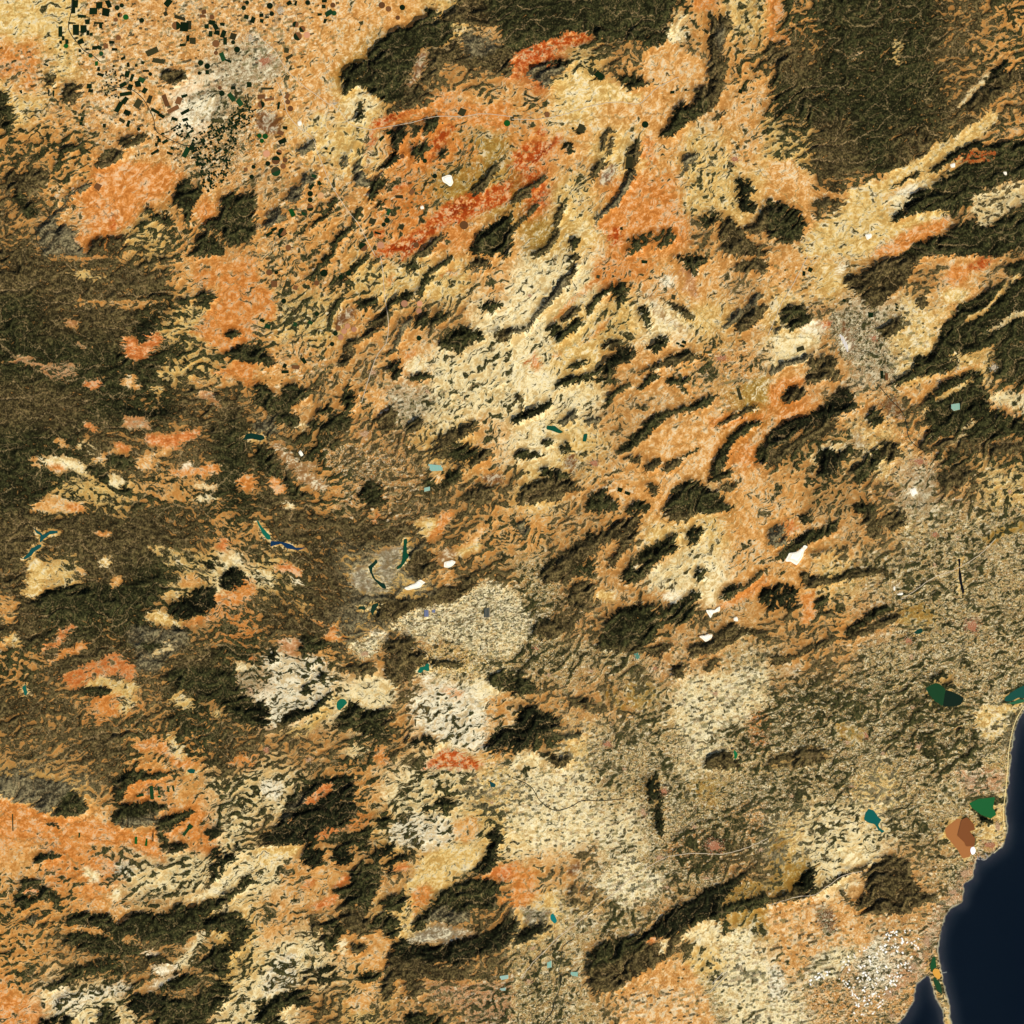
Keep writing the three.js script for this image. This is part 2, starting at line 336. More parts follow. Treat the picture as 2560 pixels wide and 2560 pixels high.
'2,1': `C1 0,60 10,70 20,80 30,90 30,100 10,104 0,100
F 120,0 150,0 147,6 140,8 138,18 134,14 128,6
B 170,6 178,3 193,2 193,14 186,12 176,12 170,12
B 44,0 50,0 48,12 44,22 42,18 44,10
G 0,56 10,54 18,44 26,32 34,22 40,16 42,20 36,28 28,38 20,46 14,54 4,60
F 60,34 66,28 74,24 78,20 84,22 90,26 82,28 72,28 66,32 60,38
F 76,26 84,28 86,34 82,36 78,32
F 56,38 62,36 60,42 56,44
F 96,37 100,38 104,44 105,52 105,58 102,54 98,48 96,42
F 27,52 33,50 35,54 40,56 46,48 52,46 53,52 46,58 40,62 36,66 30,62 28,56
B 36,50 44,42 50,38 52,42 44,48 38,52
B 112,30 120,36 128,38 136,44 138,48 128,46 120,40 114,34
F 100,68 106,66 108,62 114,59 118,62 117,70 110,73 106,74
G 158,54 166,46 174,38 182,30 190,28 184,36 176,44 170,50 160,56
B 166,50 176,42 190,36 193,40 188,48 178,56 170,58
N 64,84 74,76 84,70 92,70 95,74 88,80 78,84 70,88
F 62,84 72,86 80,86 78,90 70,90 64,88
F 42,84 48,80 56,78 60,80 52,84 44,86
F 32,98 40,92 50,90 60,88 70,92 80,92 78,97 70,97 60,94 46,96 34,100
B 86,70 82,64 74,64 66,68 72,70
F 112,78 120,74 132,71 138,72 134,74 124,78
B 108,80 122,78 136,74 146,74 140,78 126,82 112,84 100,88 90,88 98,86 104,84
F 94,100 100,94 104,88 110,88 112,92 106,94 102,98 96,102
F 69,118 70,110 74,104 80,100 88,96 92,96 84,102 76,108 72,114 70,120
F 116,92 124,91 136,91 132,95 122,98 118,96
F 126,100 132,100 132,104 128,104
F 94,114 100,113 104,114 102,116 94,116
F 78,148 84,142 90,138 94,132 98,128 104,122 112,118 122,116 134,112 146,108 152,104 150,112 140,116 128,118 118,122 110,128 104,134 98,140 90,146 80,150
N 0,122 10,116 20,114 28,108 30,112 24,118 14,122 4,126 0,127
B 2,104 6,106 10,114 8,116 4,110
G 36,126 42,120 50,116 50,122 44,126 38,128
G 56,124 64,122 68,124 62,128 56,127
F 0,150 8,146 18,148 26,150 18,153 6,153
F 22,140 28,138 34,140 28,144 22,143
F 36,144 42,140 46,144 42,150 37,149
B 4,182 8,174 20,170 30,168 40,168 48,172 54,176 48,178 38,180 36,186 24,184 14,188 6,188
F 20,160 30,159 36,162 42,164 46,170 34,168 24,168 22,164
F 58,183 64,178 70,176 72,180 78,184 80,190 76,193 54,193
F 88,190 94,184 100,186 104,192 104,193 86,193
B 100,172 108,172 112,178 108,182 102,178
F 118,186 122,176 128,171 136,169 142,172 148,176 156,178 160,184 166,190 166,193 112,193
F 146,170 152,166 162,162 169,161 164,166 156,169 150,172
B 156,174 164,170 170,172 166,178 160,178
C1 146,172 152,172 154,176 148,177
F 150,160 153,152 158,144 162,138 170,130 176,126 184,124 193,124 190,126 182,130 176,136 168,140 164,146 164,156 158,163 150,166
B 84,152 92,150 98,152 96,156 88,155
B 94,160 104,156 110,152 112,156 106,164 100,160
B 116,156 124,152 130,154 124,160 118,164 112,162
F 134,148 142,144 140,147 130,152 128,150
F 183,150 187,142 193,138 193,158 186,158
O0 150,122 165,118 180,120 193,118 193,123 180,124 166,128 150,130
B 170,118 182,112 188,114 180,118 170,122 160,128 152,128 160,124
O0 12,84 14,74 18,74 20,80 24,84 18,86
R0 13,82 14,76 16,76 17,82
O0 30,74 36,72 36,76 31,76
O1 32,48 40,36 50,28 60,18 64,4 67,6 66,18 58,26 48,34 40,42 34,50
O1 60,60 66,52 74,46 70,52 64,60 54,66 48,68
H0 172,98 184,92 193,92 193,112 178,110 172,104
E0 100,24 106,28 110,38 118,46 128,52 134,56 128,56 118,50 108,42 104,34
W2 112,16 120,14 124,18 118,26 112,22
P0 126,8 132,8 136,18 142,30 138,32 132,24
K2 38,154 44,150 49,152 49,158 46,164 42,160`,
'3,1': `B 55,18 62,14 70,14 78,8 84,4 92,2 104,0 118,0 112,6 108,14 102,22 94,28 90,34 84,38 78,40 74,36 70,30 62,24
F 120,78 128,64 132,52 142,44 144,36 152,34 162,28 172,24 176,20 193,16 193,60 184,64 170,66 160,72 148,74 140,74 134,78
F 180,8 186,4 193,0 193,16 184,16 178,12
F 92,96 100,92 108,86 112,76 122,73 132,74 144,80 142,84 136,88 128,90 116,90 108,94 98,97 92,98
C3 160,56 170,54 176,48 186,42 193,38 193,42 184,48 176,54 166,58
Y3 146,50 152,44 160,42 162,40 166,36 172,30 178,22 184,16 190,14 180,26 172,34 162,44 154,48
F 10,40 16,37 22,37 28,40 32,44 33,50 28,54 22,54 20,58 14,54 10,48
G 2,56 6,53 10,54 8,60 3,60
W1 26,54 34,48 42,50 42,56 34,60 26,58
C1 2,60 14,58 18,66 12,72 6,70
C1 18,60 30,58 40,62 38,68 22,68
B 28,80 38,76 50,75 52,80 50,84 54,88 54,96 48,94 40,92 36,96 28,94 30,88 36,86
G 2,86 10,80 20,78 30,74 34,75 28,80 16,82 8,88 2,92
T1 4,90 12,84 24,82 30,84 28,90 16,92 4,98
O0 0,98 16,92 28,92 26,98 14,102 10,108 6,114 0,118
B 10,104 18,98 26,98 30,102 26,108 18,112 10,110
B 0,146 10,144 22,138 34,130 46,124 54,124 48,132 36,138 24,144 12,152 4,160 0,160
N 45,108 52,102 60,100 63,104 64,110 67,112 66,116 58,118 50,122 40,126 28,130 16,136 8,142 0,145 0,134 8,128 16,124 28,120 36,116 44,114
C2 36,146 44,142 60,142 62,146 52,148 42,148
C3 30,150 38,150 40,158 34,158
N 34,152 40,148 44,144 52,148 62,146 58,152 54,158 48,164 44,168 40,166 38,158
F 65,160 70,156 78,150 82,144 85,146 86,152 82,160 76,168 70,172 66,170
F 74,122 80,114 84,116 86,120 84,126 80,130 76,128
F 83,126 87,118 88,122 84,128
F 117,112 124,104 130,94 140,92 150,88 158,85 164,90 160,100 166,104 166,114 176,118 186,122 193,126 193,140 180,136 168,140 156,138 142,136 130,136 124,140 120,148 112,150 120,138 122,126 118,120
Y3 124,108 134,102 146,96 156,92 158,94 146,100 136,106 126,112
Y2 118,116 124,110 122,116 118,120
C4 138,142 146,134 154,122 158,122 150,134 142,142
T2 94,98 108,98 120,94 136,88 146,84 160,80 166,82 158,84 146,90 134,94 124,100 116,108 110,112 108,108 100,104
C3 166,104 178,102 193,104 193,120 184,114 172,112 166,110
B62 110,142 124,138 140,138 160,138 180,140 193,138 193,150 170,150 150,148 130,148 116,150
B 134,164 142,156 152,158 152,166 148,172 140,176 132,176
O1 138,6 150,8 153,14 148,18 140,22 130,20 136,12
R3 150,8 160,2 170,0 170,4 160,10 154,12
Y0 130,28 140,24 152,26 150,34 142,36 132,34
U36 48,42 60,40 72,42 84,56 90,74 86,82 74,80 62,78 54,74 50,60 46,52
K1 54,48 60,50 62,60 66,68 64,74 60,66 56,56
W0 54,58 58,62 62,68 60,73 56,66 53,60
R0 41,50 45,48 48,50 46,54 43,55
U22 80,86 84,84 86,94 82,97 79,92
W1 50,12 56,4 59,6 57,12 52,16
B 85,140 100,142 98,152 90,156 86,150
U1 63,136 68,132 72,138 74,144 68,146 64,142
K3 84,110 92,106 100,112 100,120 108,120 94,122 86,116
B 113,34 118,32 122,36 116,40 112,38
B 83,56 92,50 100,44 104,46 96,54 104,52 102,56 90,62 84,60
F 65,188 80,186 82,193 66,193
W0 106,176 112,174 114,180 108,182`,
'0,2': `F81 26,68 36,60 50,56 70,54 90,54 110,50 126,50 128,58 116,68 104,74 90,78 70,82 50,84 36,80
Y1 20,40 24,34 30,36 34,42 42,43 40,46 36,50 32,58 26,66 18,62 20,54 22,46
O0 72,15 82,14 82,18 74,18
S0 163,26 170,19 174,22 172,28 166,30
Y42 110,26 120,24 130,28 140,30 150,34 152,40 150,46 156,52 150,58 138,60 130,58 134,50 138,44 126,40 122,36
T3 134,48 150,46 156,52 148,58 136,56
C2 168,38 176,30 184,34 180,40 176,44 168,44
O2 132,82 140,84 150,82 158,76 162,70 162,62 172,60 178,54 184,50 193,50 193,62 184,68 176,72 166,76 160,80 150,85 140,87 130,85
Y1 110,78 118,74 126,76 132,82 138,84 136,87 128,85 116,84
N 126,76 130,70 140,64 148,58 160,56 164,60 160,72 152,78 144,81 134,80
N 167,50 170,44 178,40 184,46 184,54 178,58 170,59 166,56
N 152,38 160,36 162,42 156,44
G 100,86 120,88 140,88 145,92 140,100 130,106 124,114 118,120 108,120 102,116 104,108 100,100 96,94
C5 104,110 114,106 124,100 126,96 132,98 130,104 120,108 112,112
F 106,100 114,97 122,98 122,102 112,106 106,104
S3 48,122 56,118 66,114 76,110 84,106 90,106 94,110 98,114 102,118 104,124 100,128 92,126 86,122 80,124 70,126 62,132 56,134 48,130
Y3 66,128 76,124 86,126 96,128 104,128 106,134 98,138 104,140 96,152 90,150 92,142 84,134 74,132 66,134
F 62,134 72,131 80,133 84,136 78,140 68,138
S0 31,105 36,100 44,96 46,90 52,86 58,85 58,88 50,92 48,98 40,102 33,106
O2 33,112 42,110 44,104 52,102 58,99 66,97 67,103 58,106 48,110 40,114
Y2 6,96 10,92 16,94 16,100 8,102
T4 0,62 10,62 16,70 14,80 8,86 2,82
T2 0,96 6,98 4,106 0,110
Y3 128,138 136,136 144,140 148,150 142,150 134,146 128,142
Y4 160,150 168,150 168,156 160,154
F81 130,118 150,116 170,120 178,126 182,136 193,142 193,160 180,160 170,148 160,140 146,136 132,132 124,124
C1 178,114 184,112 186,116 193,116 193,120 178,120
U43 178,120 193,118 193,138 184,136 180,128
S2 186,112 193,108 193,114
O1 100,176 110,170 120,172 124,176 134,184 142,186 148,190 150,193 130,193 128,186 118,180 106,180
Y2 126,168 130,166 136,178 140,186 134,186 128,178
T2 104,193 112,190 124,188 128,193
O3 170,192 180,184 190,182 193,184 193,193
T2 83,50 90,48 94,52 88,58 84,56
T1 58,42 64,44 64,48 60,46
Y1 76,36 84,32 84,38 78,44`,
'1,2': `g3 74,42 84,38 92,30 102,26 112,26 114,34 112,40 106,46 104,52 98,58 96,62 86,62 76,60 70,52
B 115,30 125,28 134,32 136,42 130,50 120,50 112,44
T0 140,46 146,44 148,52 144,54 140,50
E0 137,30 146,26 152,30 146,36 140,40 137,36
Y2 150,30 168,22 170,28 160,32 154,34
T0 160,20 166,14 172,10 173,14 166,24 158,26
Y2 120,8 130,4 140,6 138,16 132,22 124,18
O1 138,6 142,0 148,0 146,8 140,18 134,22 130,20
S0 87,4 89,1 91,4 90,8 88,7
S0 10,42 20,40 24,38 30,42 35,46 33,48 24,45 12,44
C3 0,44 8,44 14,50 14,58 6,56 0,56
W1 26,48 32,50 34,55 28,54
O1 54,86 62,84 64,92 66,96 60,98 52,96 48,92 56,90
O2 44,80 50,82 50,88 46,86
C26 106,80 118,74 128,70 140,68 152,64 164,58 172,50 180,54 196,60 204,72 210,86 204,98 196,108 180,108 160,104 150,100 140,96 128,100 120,94 108,90 100,88
B 90,66 104,66 120,66 136,62 150,56 160,50 166,48 164,58 156,64 144,68 132,70 118,74 106,80 96,84 90,82 88,74
C26 70,100 84,94 96,92 100,98 92,104 88,110 78,110 70,106
W3 86,92 92,88 100,90 98,94 90,97
B 96,100 108,96 118,94 120,98 118,104 128,106 130,110 110,109 98,108
B81 96,110 120,109 130,112 150,112 160,116 130,118 128,124 118,122 112,128 104,134 98,124 98,116
F 32,98 38,92 48,96 56,98 52,104 44,106 36,108 31,106
P1 18,96 26,94 34,96 31,106 30,112 26,108 18,104
W4 6,104 14,104 20,106 30,112 40,108 50,112 54,120 60,128 58,134 50,142 44,148 36,150 28,154 20,160 10,164 8,156 10,144 14,134 10,124 6,116
N 9,107 15,105 17,110 12,113
Y4 20,164 34,160 46,152 56,142 62,136 66,142 56,150 50,158 40,166 30,170 16,168
N 20,158 28,150 34,148 38,150 42,148 48,142 56,136 60,134 54,142 46,150 40,154 30,158 22,160
N61 34,134 40,130 44,136 38,138
N51 46,124 52,118 54,124 50,130
N 0,144 6,142 10,150 10,158 8,164 0,162
C3 76,128 84,124 94,124 102,128 106,134 104,142 98,146 92,148 86,150 80,144 76,138
W3 114,140 122,138 130,132 136,130 144,125 150,130 158,138 166,142 172,150 174,160 173,172 174,180 164,180 152,176 144,174 138,170 128,166 122,158 118,150 114,146
O2 140,130 150,134 156,138 154,142 146,136
T3 174,140 193,136 193,158 182,164 174,156
N 173,178 178,168 186,162 193,164 193,174 186,180 180,184 174,182
R1 126,190 134,186 142,178 150,178 158,184 166,186 172,190 170,193 124,193
F81 70,142 76,142 82,150 92,150 100,148 104,154 96,160 104,164 104,172 92,172 84,168 76,166 66,162 60,158 66,150
B61 70,112 80,112 92,118 90,124 78,124 70,122
W1 124,124 132,122 134,128 126,132
F71 176,124 186,120 193,122 193,136 184,134 176,130
N51 108,168 120,170 130,168 140,174 134,178 124,180 112,176
C4 64,180 76,174 84,178 80,186 66,184
O2 88,180 96,178 102,186 98,192 90,190`,
'2,2': `B 20,48 26,40 34,34 44,26 54,20 60,18 58,14 66,16 72,12 80,8 88,6 96,0 98,4 94,14 92,24 86,30 80,36 76,42 70,42 76,32 82,24 76,20 66,26 58,34 52,40 46,50 36,52 24,54
N 20,48 30,36 40,30 36,34 26,44 22,50
N 58,14 66,16 60,22 56,20
F61 46,42 52,38 62,34 64,42 62,52 58,48 50,50
F 84,46 92,36 98,28 104,26 110,22 116,20 122,16 128,16 122,22 126,28 122,32 114,34 108,40 104,46 98,50 90,54 84,54
C0 92,40 98,40 96,44 92,44
B 114,0 130,0 140,2 134,6 124,8 118,6
N61 132,14 140,10 144,14 140,20 138,26 132,24
G 4,8 12,8 13,14 8,17 4,14
B 42,66 44,58 50,52 58,52 63,58 62,66 58,70 54,76 48,74 44,70
B 16,88 22,82 34,80 46,78 54,76 50,82 42,88 34,94 24,96 17,93
B 64,102 80,100 100,102 112,100 124,100 110,110 100,106 80,106
F 68,92 70,84 76,76 84,72 96,70 106,70 112,76 110,84 108,94 104,100 96,102 84,102 72,102 64,102
F 112,76 120,70 128,66 136,68 138,76 134,82 126,86 116,84 112,86
C3 104,44 112,38 120,36 124,32 132,28 140,26 144,34 140,44 134,50 128,58 120,60 108,60 100,56 96,54 102,50
W0 116,62 128,62 126,68 118,68 112,66
F61 128,66 136,58 140,60 146,62 140,68 134,70
F 156,66 160,58 166,54 170,56 176,56 172,62 162,66
F61 138,42 146,42 148,48 142,54 138,52
F 188,58 193,56 193,72 186,68
O1 150,72 166,66 174,60 184,52 193,46 193,56 184,62 174,68 160,74
B 170,60 178,54 186,46 193,42 193,44 184,52 176,60
B72 132,104 140,98 150,96 160,86 168,84 172,88 180,88 193,90 193,94 176,92 168,98 158,104 148,108 140,110 134,110
B 120,118 126,114 132,116 130,124 124,126 120,124
B61 142,120 150,110 156,110 158,118 150,120
F71 0,126 6,120 10,126 16,128 20,134 14,138 4,138 0,136
N81 2,152 10,146 18,144 22,152 28,152 34,158 38,160 30,164 20,168 10,176 2,182 0,180 0,164 6,158
F 28,170 40,168 52,166 50,170 36,172 24,174
B63 40,140 56,140 64,144 72,150 64,152 52,148 44,146
H41 64,134 72,132 80,140 86,148 84,152 76,146 68,138
H32 84,130 100,124 112,132 108,142 100,148 88,148
C2 0,184 10,180 18,182 26,188 20,193 0,193
B71 22,184 30,182 36,186 46,182 44,190 34,193
C24 126,130 140,124 160,120 176,120 193,116 193,134 180,140 170,150 156,150 140,142 130,138
C24 130,140 160,150 170,156 150,168 130,170 120,156
O46 180,150 193,150 193,180 184,178 178,166
B71 148,184 158,180 170,184 174,190 172,193 144,193
Y0 64,60 70,58 78,60 76,66 72,68 64,66`,
'3,2': `S2 8,6 18,8 22,14 16,18 13,10
G61 0,12 6,8 12,10 15,18 14,25 6,27 0,24
B41 30,30 44,28 60,24 62,32 60,38 48,34 34,36
F 22,18 30,14 40,12 48,6 54,8 52,14 46,18 40,20 32,24 24,28 18,34 10,36 6,36 12,28
B 70,0 80,0 86,8 86,16 80,22 76,16 72,8
N51 20,2 32,0 36,8 26,10
B 86,4 94,0 102,2 104,10 94,14 86,10
B81 26,44 34,48 44,50 56,46 66,43 78,41 90,44 96,50 84,46 70,50 58,52 44,54 34,58 26,56 24,50
N 50,48 62,44 64,46 54,50
N61 0,58 8,54 16,54 22,58 22,64 26,72 20,76 12,74 4,76 0,74
F 34,68 40,64 46,66 42,72 36,74
B 40,78 48,74 52,80 44,80
O1 24,62 34,60 36,76 32,82 28,86 24,80 28,72
B 56,94 66,90 80,84 94,76 102,72 98,80 90,86 76,92 64,96 54,96
F 60,90 66,84 74,76 84,72 92,70 98,70 92,76 84,80 76,84 68,88 62,92
H32 100,72 112,68 122,72 128,78 128,84 118,88 108,88 100,84
B 24,104 36,98 48,94 58,94 50,98 40,102 30,106 20,110 8,116 2,116 6,108 16,110 26,104
W0 12,116 14,114 15,120 13,121
W3 18,118 24,116 22,124 18,124
N51 119,130 126,122 134,120 138,126 142,132 138,134 130,130 122,134
Y13 157,148 168,146 180,146 190,146 184,156 178,168 170,172 160,170 156,160
G61 184,156 190,150 186,162 182,176 179,186 177,184 180,170
H22 50,160 58,160 66,162 74,164 74,170 68,176 62,176 54,170
B62 10,184 24,178 36,176 46,180 48,186 40,190 20,193 0,193 0,186
H41 160,20 180,8 193,4 193,12 180,18 170,24`,
'0,3': `O1 0,20 8,24 20,28 30,32 36,36 46,38 56,38 66,38 74,40 84,42 96,48 110,48 119,44 119,56 122,62 124,70 110,66 96,58 80,58 66,58 60,50 44,50 30,46 10,44 0,40
G 4,6 14,8 26,8 34,8 42,10 50,10 54,13 52,20 46,26 38,34 30,34 24,26 14,24 8,22 2,20 0,12
F71 46,22 54,16 62,22 66,28 64,34 56,36 48,38 40,36 44,30
F 85,34 92,28 100,27 110,25 120,26 124,28 127,30 127,33 122,31 120,34 112,38 100,38 92,40 86,42
G 86,42 96,38 108,37 118,34 116,42 104,44 94,44
F 118,40 124,36 130,36 136,32 144,31 148,32 144,36 138,40 132,44 128,50 126,56 122,56 119,48
N 120,58 130,56 140,56 142,60 132,63 124,62
F71 85,8 96,2 108,2 120,4 132,2 124,6 114,8 104,10 96,16 92,24 88,30 86,20
N 35,41 40,41 46,44 45,46 38,43
N 26,68 32,64 36,66 42,64 47,66 42,68 36,68 34,70 28,72 26,70
O1 72,66 80,68 88,72 84,80 74,82 66,76
O0 110,60 122,60 122,70 114,68
W4 86,70 96,70 104,74 100,82 94,84 88,78
C1 62,74 70,76 76,82 70,86 64,80
C1 84,94 92,88 92,98 84,102
F71 16,82 26,84 34,88 40,94 48,98 44,102 38,100 32,98 26,104 22,98 16,92
F 10,96 18,94 24,98 24,106 18,106 12,102
G 22,112 30,112 28,116 22,116
B 30,118 36,116 35,120 29,120
S0 18,92 24,90 28,94 26,98 20,94
F71 60,108 70,110 84,110 88,118 94,114 98,110 108,108 120,110 130,108 134,102 146,104 156,100 168,96 178,90 186,82 190,84 180,94 172,102 162,108 156,116 150,122 142,128 138,134 128,132 120,134 110,130 100,126 90,130 80,124 70,120 62,118 50,120 52,114
F81 48,132 56,122 70,124 90,130 100,134 116,140 126,146 120,148 108,144 98,140 84,140 72,140 62,138
F61 62,148 76,144 86,144 94,148 96,156 86,162 76,158 66,156 56,160 46,164 38,168 35,166 44,158 54,150
C2 134,100 150,96 160,88 170,80 180,77 190,76 184,82 172,90 160,98 148,100 138,101
W4 42,166 50,162 54,168 66,168 80,164 96,160 100,166 90,172 76,174 66,176 60,182 48,186 38,180 40,172
F 118,162 128,158 138,156 148,156 150,162 140,166 132,168 122,168
W0 110,168 118,160 128,157 134,155 130,160 120,164 112,168
N 96,176 104,170 114,170 124,172 130,176 120,180 112,186 104,186 96,180
F81 116,184 126,176 140,174 152,170 160,164 168,158 172,166 170,174 164,184 156,188 150,193 114,193
F 70,193 76,182 82,178 88,186 94,193
N41 30,172 34,176 36,184 32,182
N61 30,190 44,186 56,188 50,193 30,193
F71 150,118 160,112 170,108 182,110 188,118 188,130 180,138 170,134 172,124 160,122 156,128 152,124
F71 150,150 160,136 168,132 176,138 170,148 174,154 166,158 156,154
N61 160,60 170,62 178,66 170,74 166,82 158,86 156,80 160,72
N51 153,48 160,44 168,42 170,48 164,52 158,54
N51 176,52 186,56 184,64 176,64
O1 124,50 140,42 150,40 158,36 150,30 140,46 128,54
C4 126,64 150,66 156,80 150,92 136,94 128,80
C3 138,140 148,128 156,120 154,130 146,140 142,150 134,152 134,146
W1 114,150 124,148 134,150 126,156 116,154
W1 104,138 116,138 122,142 112,142`,
'1,3': `W3 4,10 14,8 20,12 20,20 16,26 8,22 4,18
N81 24,24 34,16 44,12 48,8 56,6 66,6 74,8 74,16 74,24 76,28 84,30 76,34 72,40 66,44 58,48 50,48 44,50 40,56 30,58 16,58 6,56 0,52 14,46 18,38
S2 36,24 46,16 54,10 60,12 56,18 48,24 40,30
S0 24,38 28,37 29,40 25,41
G 20,34 28,28 34,20 38,18 34,26 26,34 20,40
S4 44,50 54,44 66,46 72,40 78,34 82,36 78,42 70,46 60,50 46,54
O4 70,42 80,34 88,36 84,44 74,48
F 64,50 74,50 80,46 86,42 88,46 85,54 86,62 80,62 78,56 70,58 64,56
N 58,62 64,58 72,62 72,72 64,74 58,70
N81 34,64 44,60 52,62 52,70 44,76 36,72
F 90,40 96,34 102,36 100,44 94,46
F81 72,78 80,72 90,72 96,76 92,90 88,100 84,110 76,106 70,104 66,98 60,96 58,92 66,88 72,86
N61 84,66 92,60 98,58 104,56 106,64 112,66 120,62 116,70 106,72 108,80 100,80 96,72 88,72
Y1 0,60 14,60 24,58 34,60 30,66 18,70 6,76 0,74
T3 20,72 34,68 40,78 50,76 60,76 62,84 50,90 40,98 30,100 22,94 16,88
S0 60,88 66,80 70,80 71,86 66,89
S1 36,86 42,84 42,90 37,91
S1 40,104 48,100 58,96 63,99 56,104 46,107
S0 103,74 114,73 115,77 104,78
C4 100,22 110,18 120,14 134,14 138,22 128,28 120,34 110,34 104,30
W4 104,40 116,34 130,36 144,38 150,46 148,54 140,60 128,62 116,60 104,56 98,50
F 138,22 144,18 150,24 150,30 144,36 138,30
N 124,32 130,28 134,32 126,34
Y2 126,66 140,60 156,58 168,62 170,70 160,78 148,82 136,88 126,90 116,92 112,88 122,78
T2 150,40 166,36 170,44 162,56 150,54
O2 116,94 126,88 134,94 128,102 122,110 118,116 120,106
N71 163,78 172,70 176,60 176,50 182,46 186,54 182,64 180,74 174,80
S1 176,78 186,74 193,74 193,84 182,84
O2 165,82 176,80 184,84 180,88
O4 182,94 193,92 193,104 184,102
F 120,116 132,104 140,94 148,88 156,86 164,84 176,84 184,88 184,94 180,102 182,108 174,106 168,104 160,108 150,112 140,114 132,116 126,122 116,124
G 132,108 142,104 150,110 160,108 160,116 150,118 138,116 128,114
N81 102,134 110,128 118,132 126,134 140,134 150,130 164,128 178,122 186,116 193,112 193,132 184,138 170,140 160,146 150,150 140,146 130,148 116,144 104,142
g0 115,130 120,124 128,120 136,118 146,119 154,122 163,124 164,126 154,127 148,130 143,133 138,130 130,132 122,134
B81 100,140 116,144 134,148 150,152 160,150 166,158 150,160 140,160 120,156 106,160 98,170 94,168 98,154
B61 38,112 46,110 50,116 48,124 50,132 46,130 42,122
F 50,116 60,112 66,120 68,126 62,128 60,138 54,138 50,130
B81 66,100 76,108 84,110 86,120 80,126 72,124 66,118 62,110
F71 86,118 92,110 100,108 106,114 110,122 104,130 96,126 90,120 84,126
F71 94,100 102,96 112,96 116,102 108,108 98,108
C0 62,130 68,128 68,140 64,140
T3 88,126 94,120 98,130 100,142 94,142 88,136
T2 80,142 90,138 96,142 94,150 84,150 78,148
B 70,132 82,132 84,138 74,140
W4 4,158 12,148 20,140 30,139 30,150 32,158 32,164 22,168 12,170 6,172
F71 0,176 10,174 20,170 28,166 40,168 44,176 36,180 26,180 18,184 26,192 0,193
N51 32,156 44,150 52,148 60,148 64,158 56,164 44,164 36,162
F 78,156 90,152 96,156 88,162 78,162
B 95,170 98,160 104,158 104,168 100,176
B 112,158 122,156 128,164 122,174 116,172 112,164
T2 66,176 80,166 92,162 92,176 84,184 72,184
F71 110,193 112,186 124,184 136,186 142,190 134,193
P44 128,160 150,162 170,164 193,160 193,193 150,193 160,184 148,178 134,176`,
'2,3': `C15 36,50 44,40 50,36 56,42 64,46 66,50 56,56 48,60 42,54
H42 90,52 98,48 109,48 109,54 100,55 92,57
B 32,84 36,80 42,76 50,74 58,76 64,74 68,72 72,70 70,76 66,80 60,84 56,88 50,90 46,94 40,96 34,96 32,90
F 32,80 40,74 48,72 54,72 58,76 50,80 44,82 36,86
F 84,60 92,58 100,56 109,54 109,58 104,60 94,61 88,64 80,66
N81 57,70 62,66 66,62 72,58 78,56 82,52 90,49 95,47 98,44 100,45 96,50 92,54 88,60 84,63 78,65 74,68 68,72 60,74 54,74 50,72
S0 57,74 60,72 63,72 60,75
C1 62,80 64,74 67,72 66,78
C2 72,72 80,66 84,64 90,68 88,74 80,76
C14 82,76 94,70 104,66 100,76 109,84 109,96 100,86 92,80 88,76
T12 46,94 60,86 68,80 76,84 80,92 84,100 90,109 46,109
g33 4,60 14,60 18,62 18,66 10,66 4,66
N 2,70 8,67 14,66 17,68 12,71 6,74 1,75
F 0,62 3,66 2,70 0,72
O2 0,40 6,42 10,46 10,54 6,60 0,60
K0 24,42 29,39 28,45 24,46
B43 24,50 34,50 40,56 34,62 26,62 24,56
T58 66,32 76,26 86,26 92,28 98,34 96,40 90,45 80,47 72,42 66,38
N61 57,4 62,2 64,10 65,20 65,30 62,28 60,18 57,10
T48 88,18 100,14 109,12 109,30 100,32 92,26`,
'3,3': `H42 0,30 8,28 8,44 6,50 0,54
T12 0,60 20,54 26,58 36,60 40,66 46,72 40,80 20,80 0,72
C3 28,26 36,22 40,28 44,34 48,36 46,42 36,42 28,44 26,36
C0 34,36 40,34 43,38 38,41 34,40
N71 10,52 14,46 18,42 21,43 20,48 21,52 16,53 11,54
B 0,56 10,52 18,54 22,52 24,50 30,46 36,43 44,42 48,40 46,43 38,44 30,48 24,52 18,55 8,57 0,58
B72 46,42 50,38 56,38 60,40 61,46 64,50 66,54 74,56 66,58 60,62 50,62 42,62 38,58 42,52 40,46
B51 30,50 36,56 42,62 38,62 32,56
P25 74,58 78,54 82,46 86,42 88,37 90,36 96,35 101,32 102,36 94,42 88,50 84,58 78,62 75,68 73,76 70,80 66,74 68,66
P25 80,0 92,0 102,2 102,10 96,11 88,12 82,8
N61 90,18 92,20.4 95,22.4 97,22 96,24.6 92,24 89,20
F51 74,22 78,20 76,30 78,33 75,32
C25 18,82 30,76 40,78 36,84 28,90 16,92
K25 22,58 28,62 30,70 24,72 20,64
W25 0,84 6,86 8,94 4,100 0,98
P24 56,84 66,78 70,80 66,90 60,92 54,98 50,100 50,92`,
};

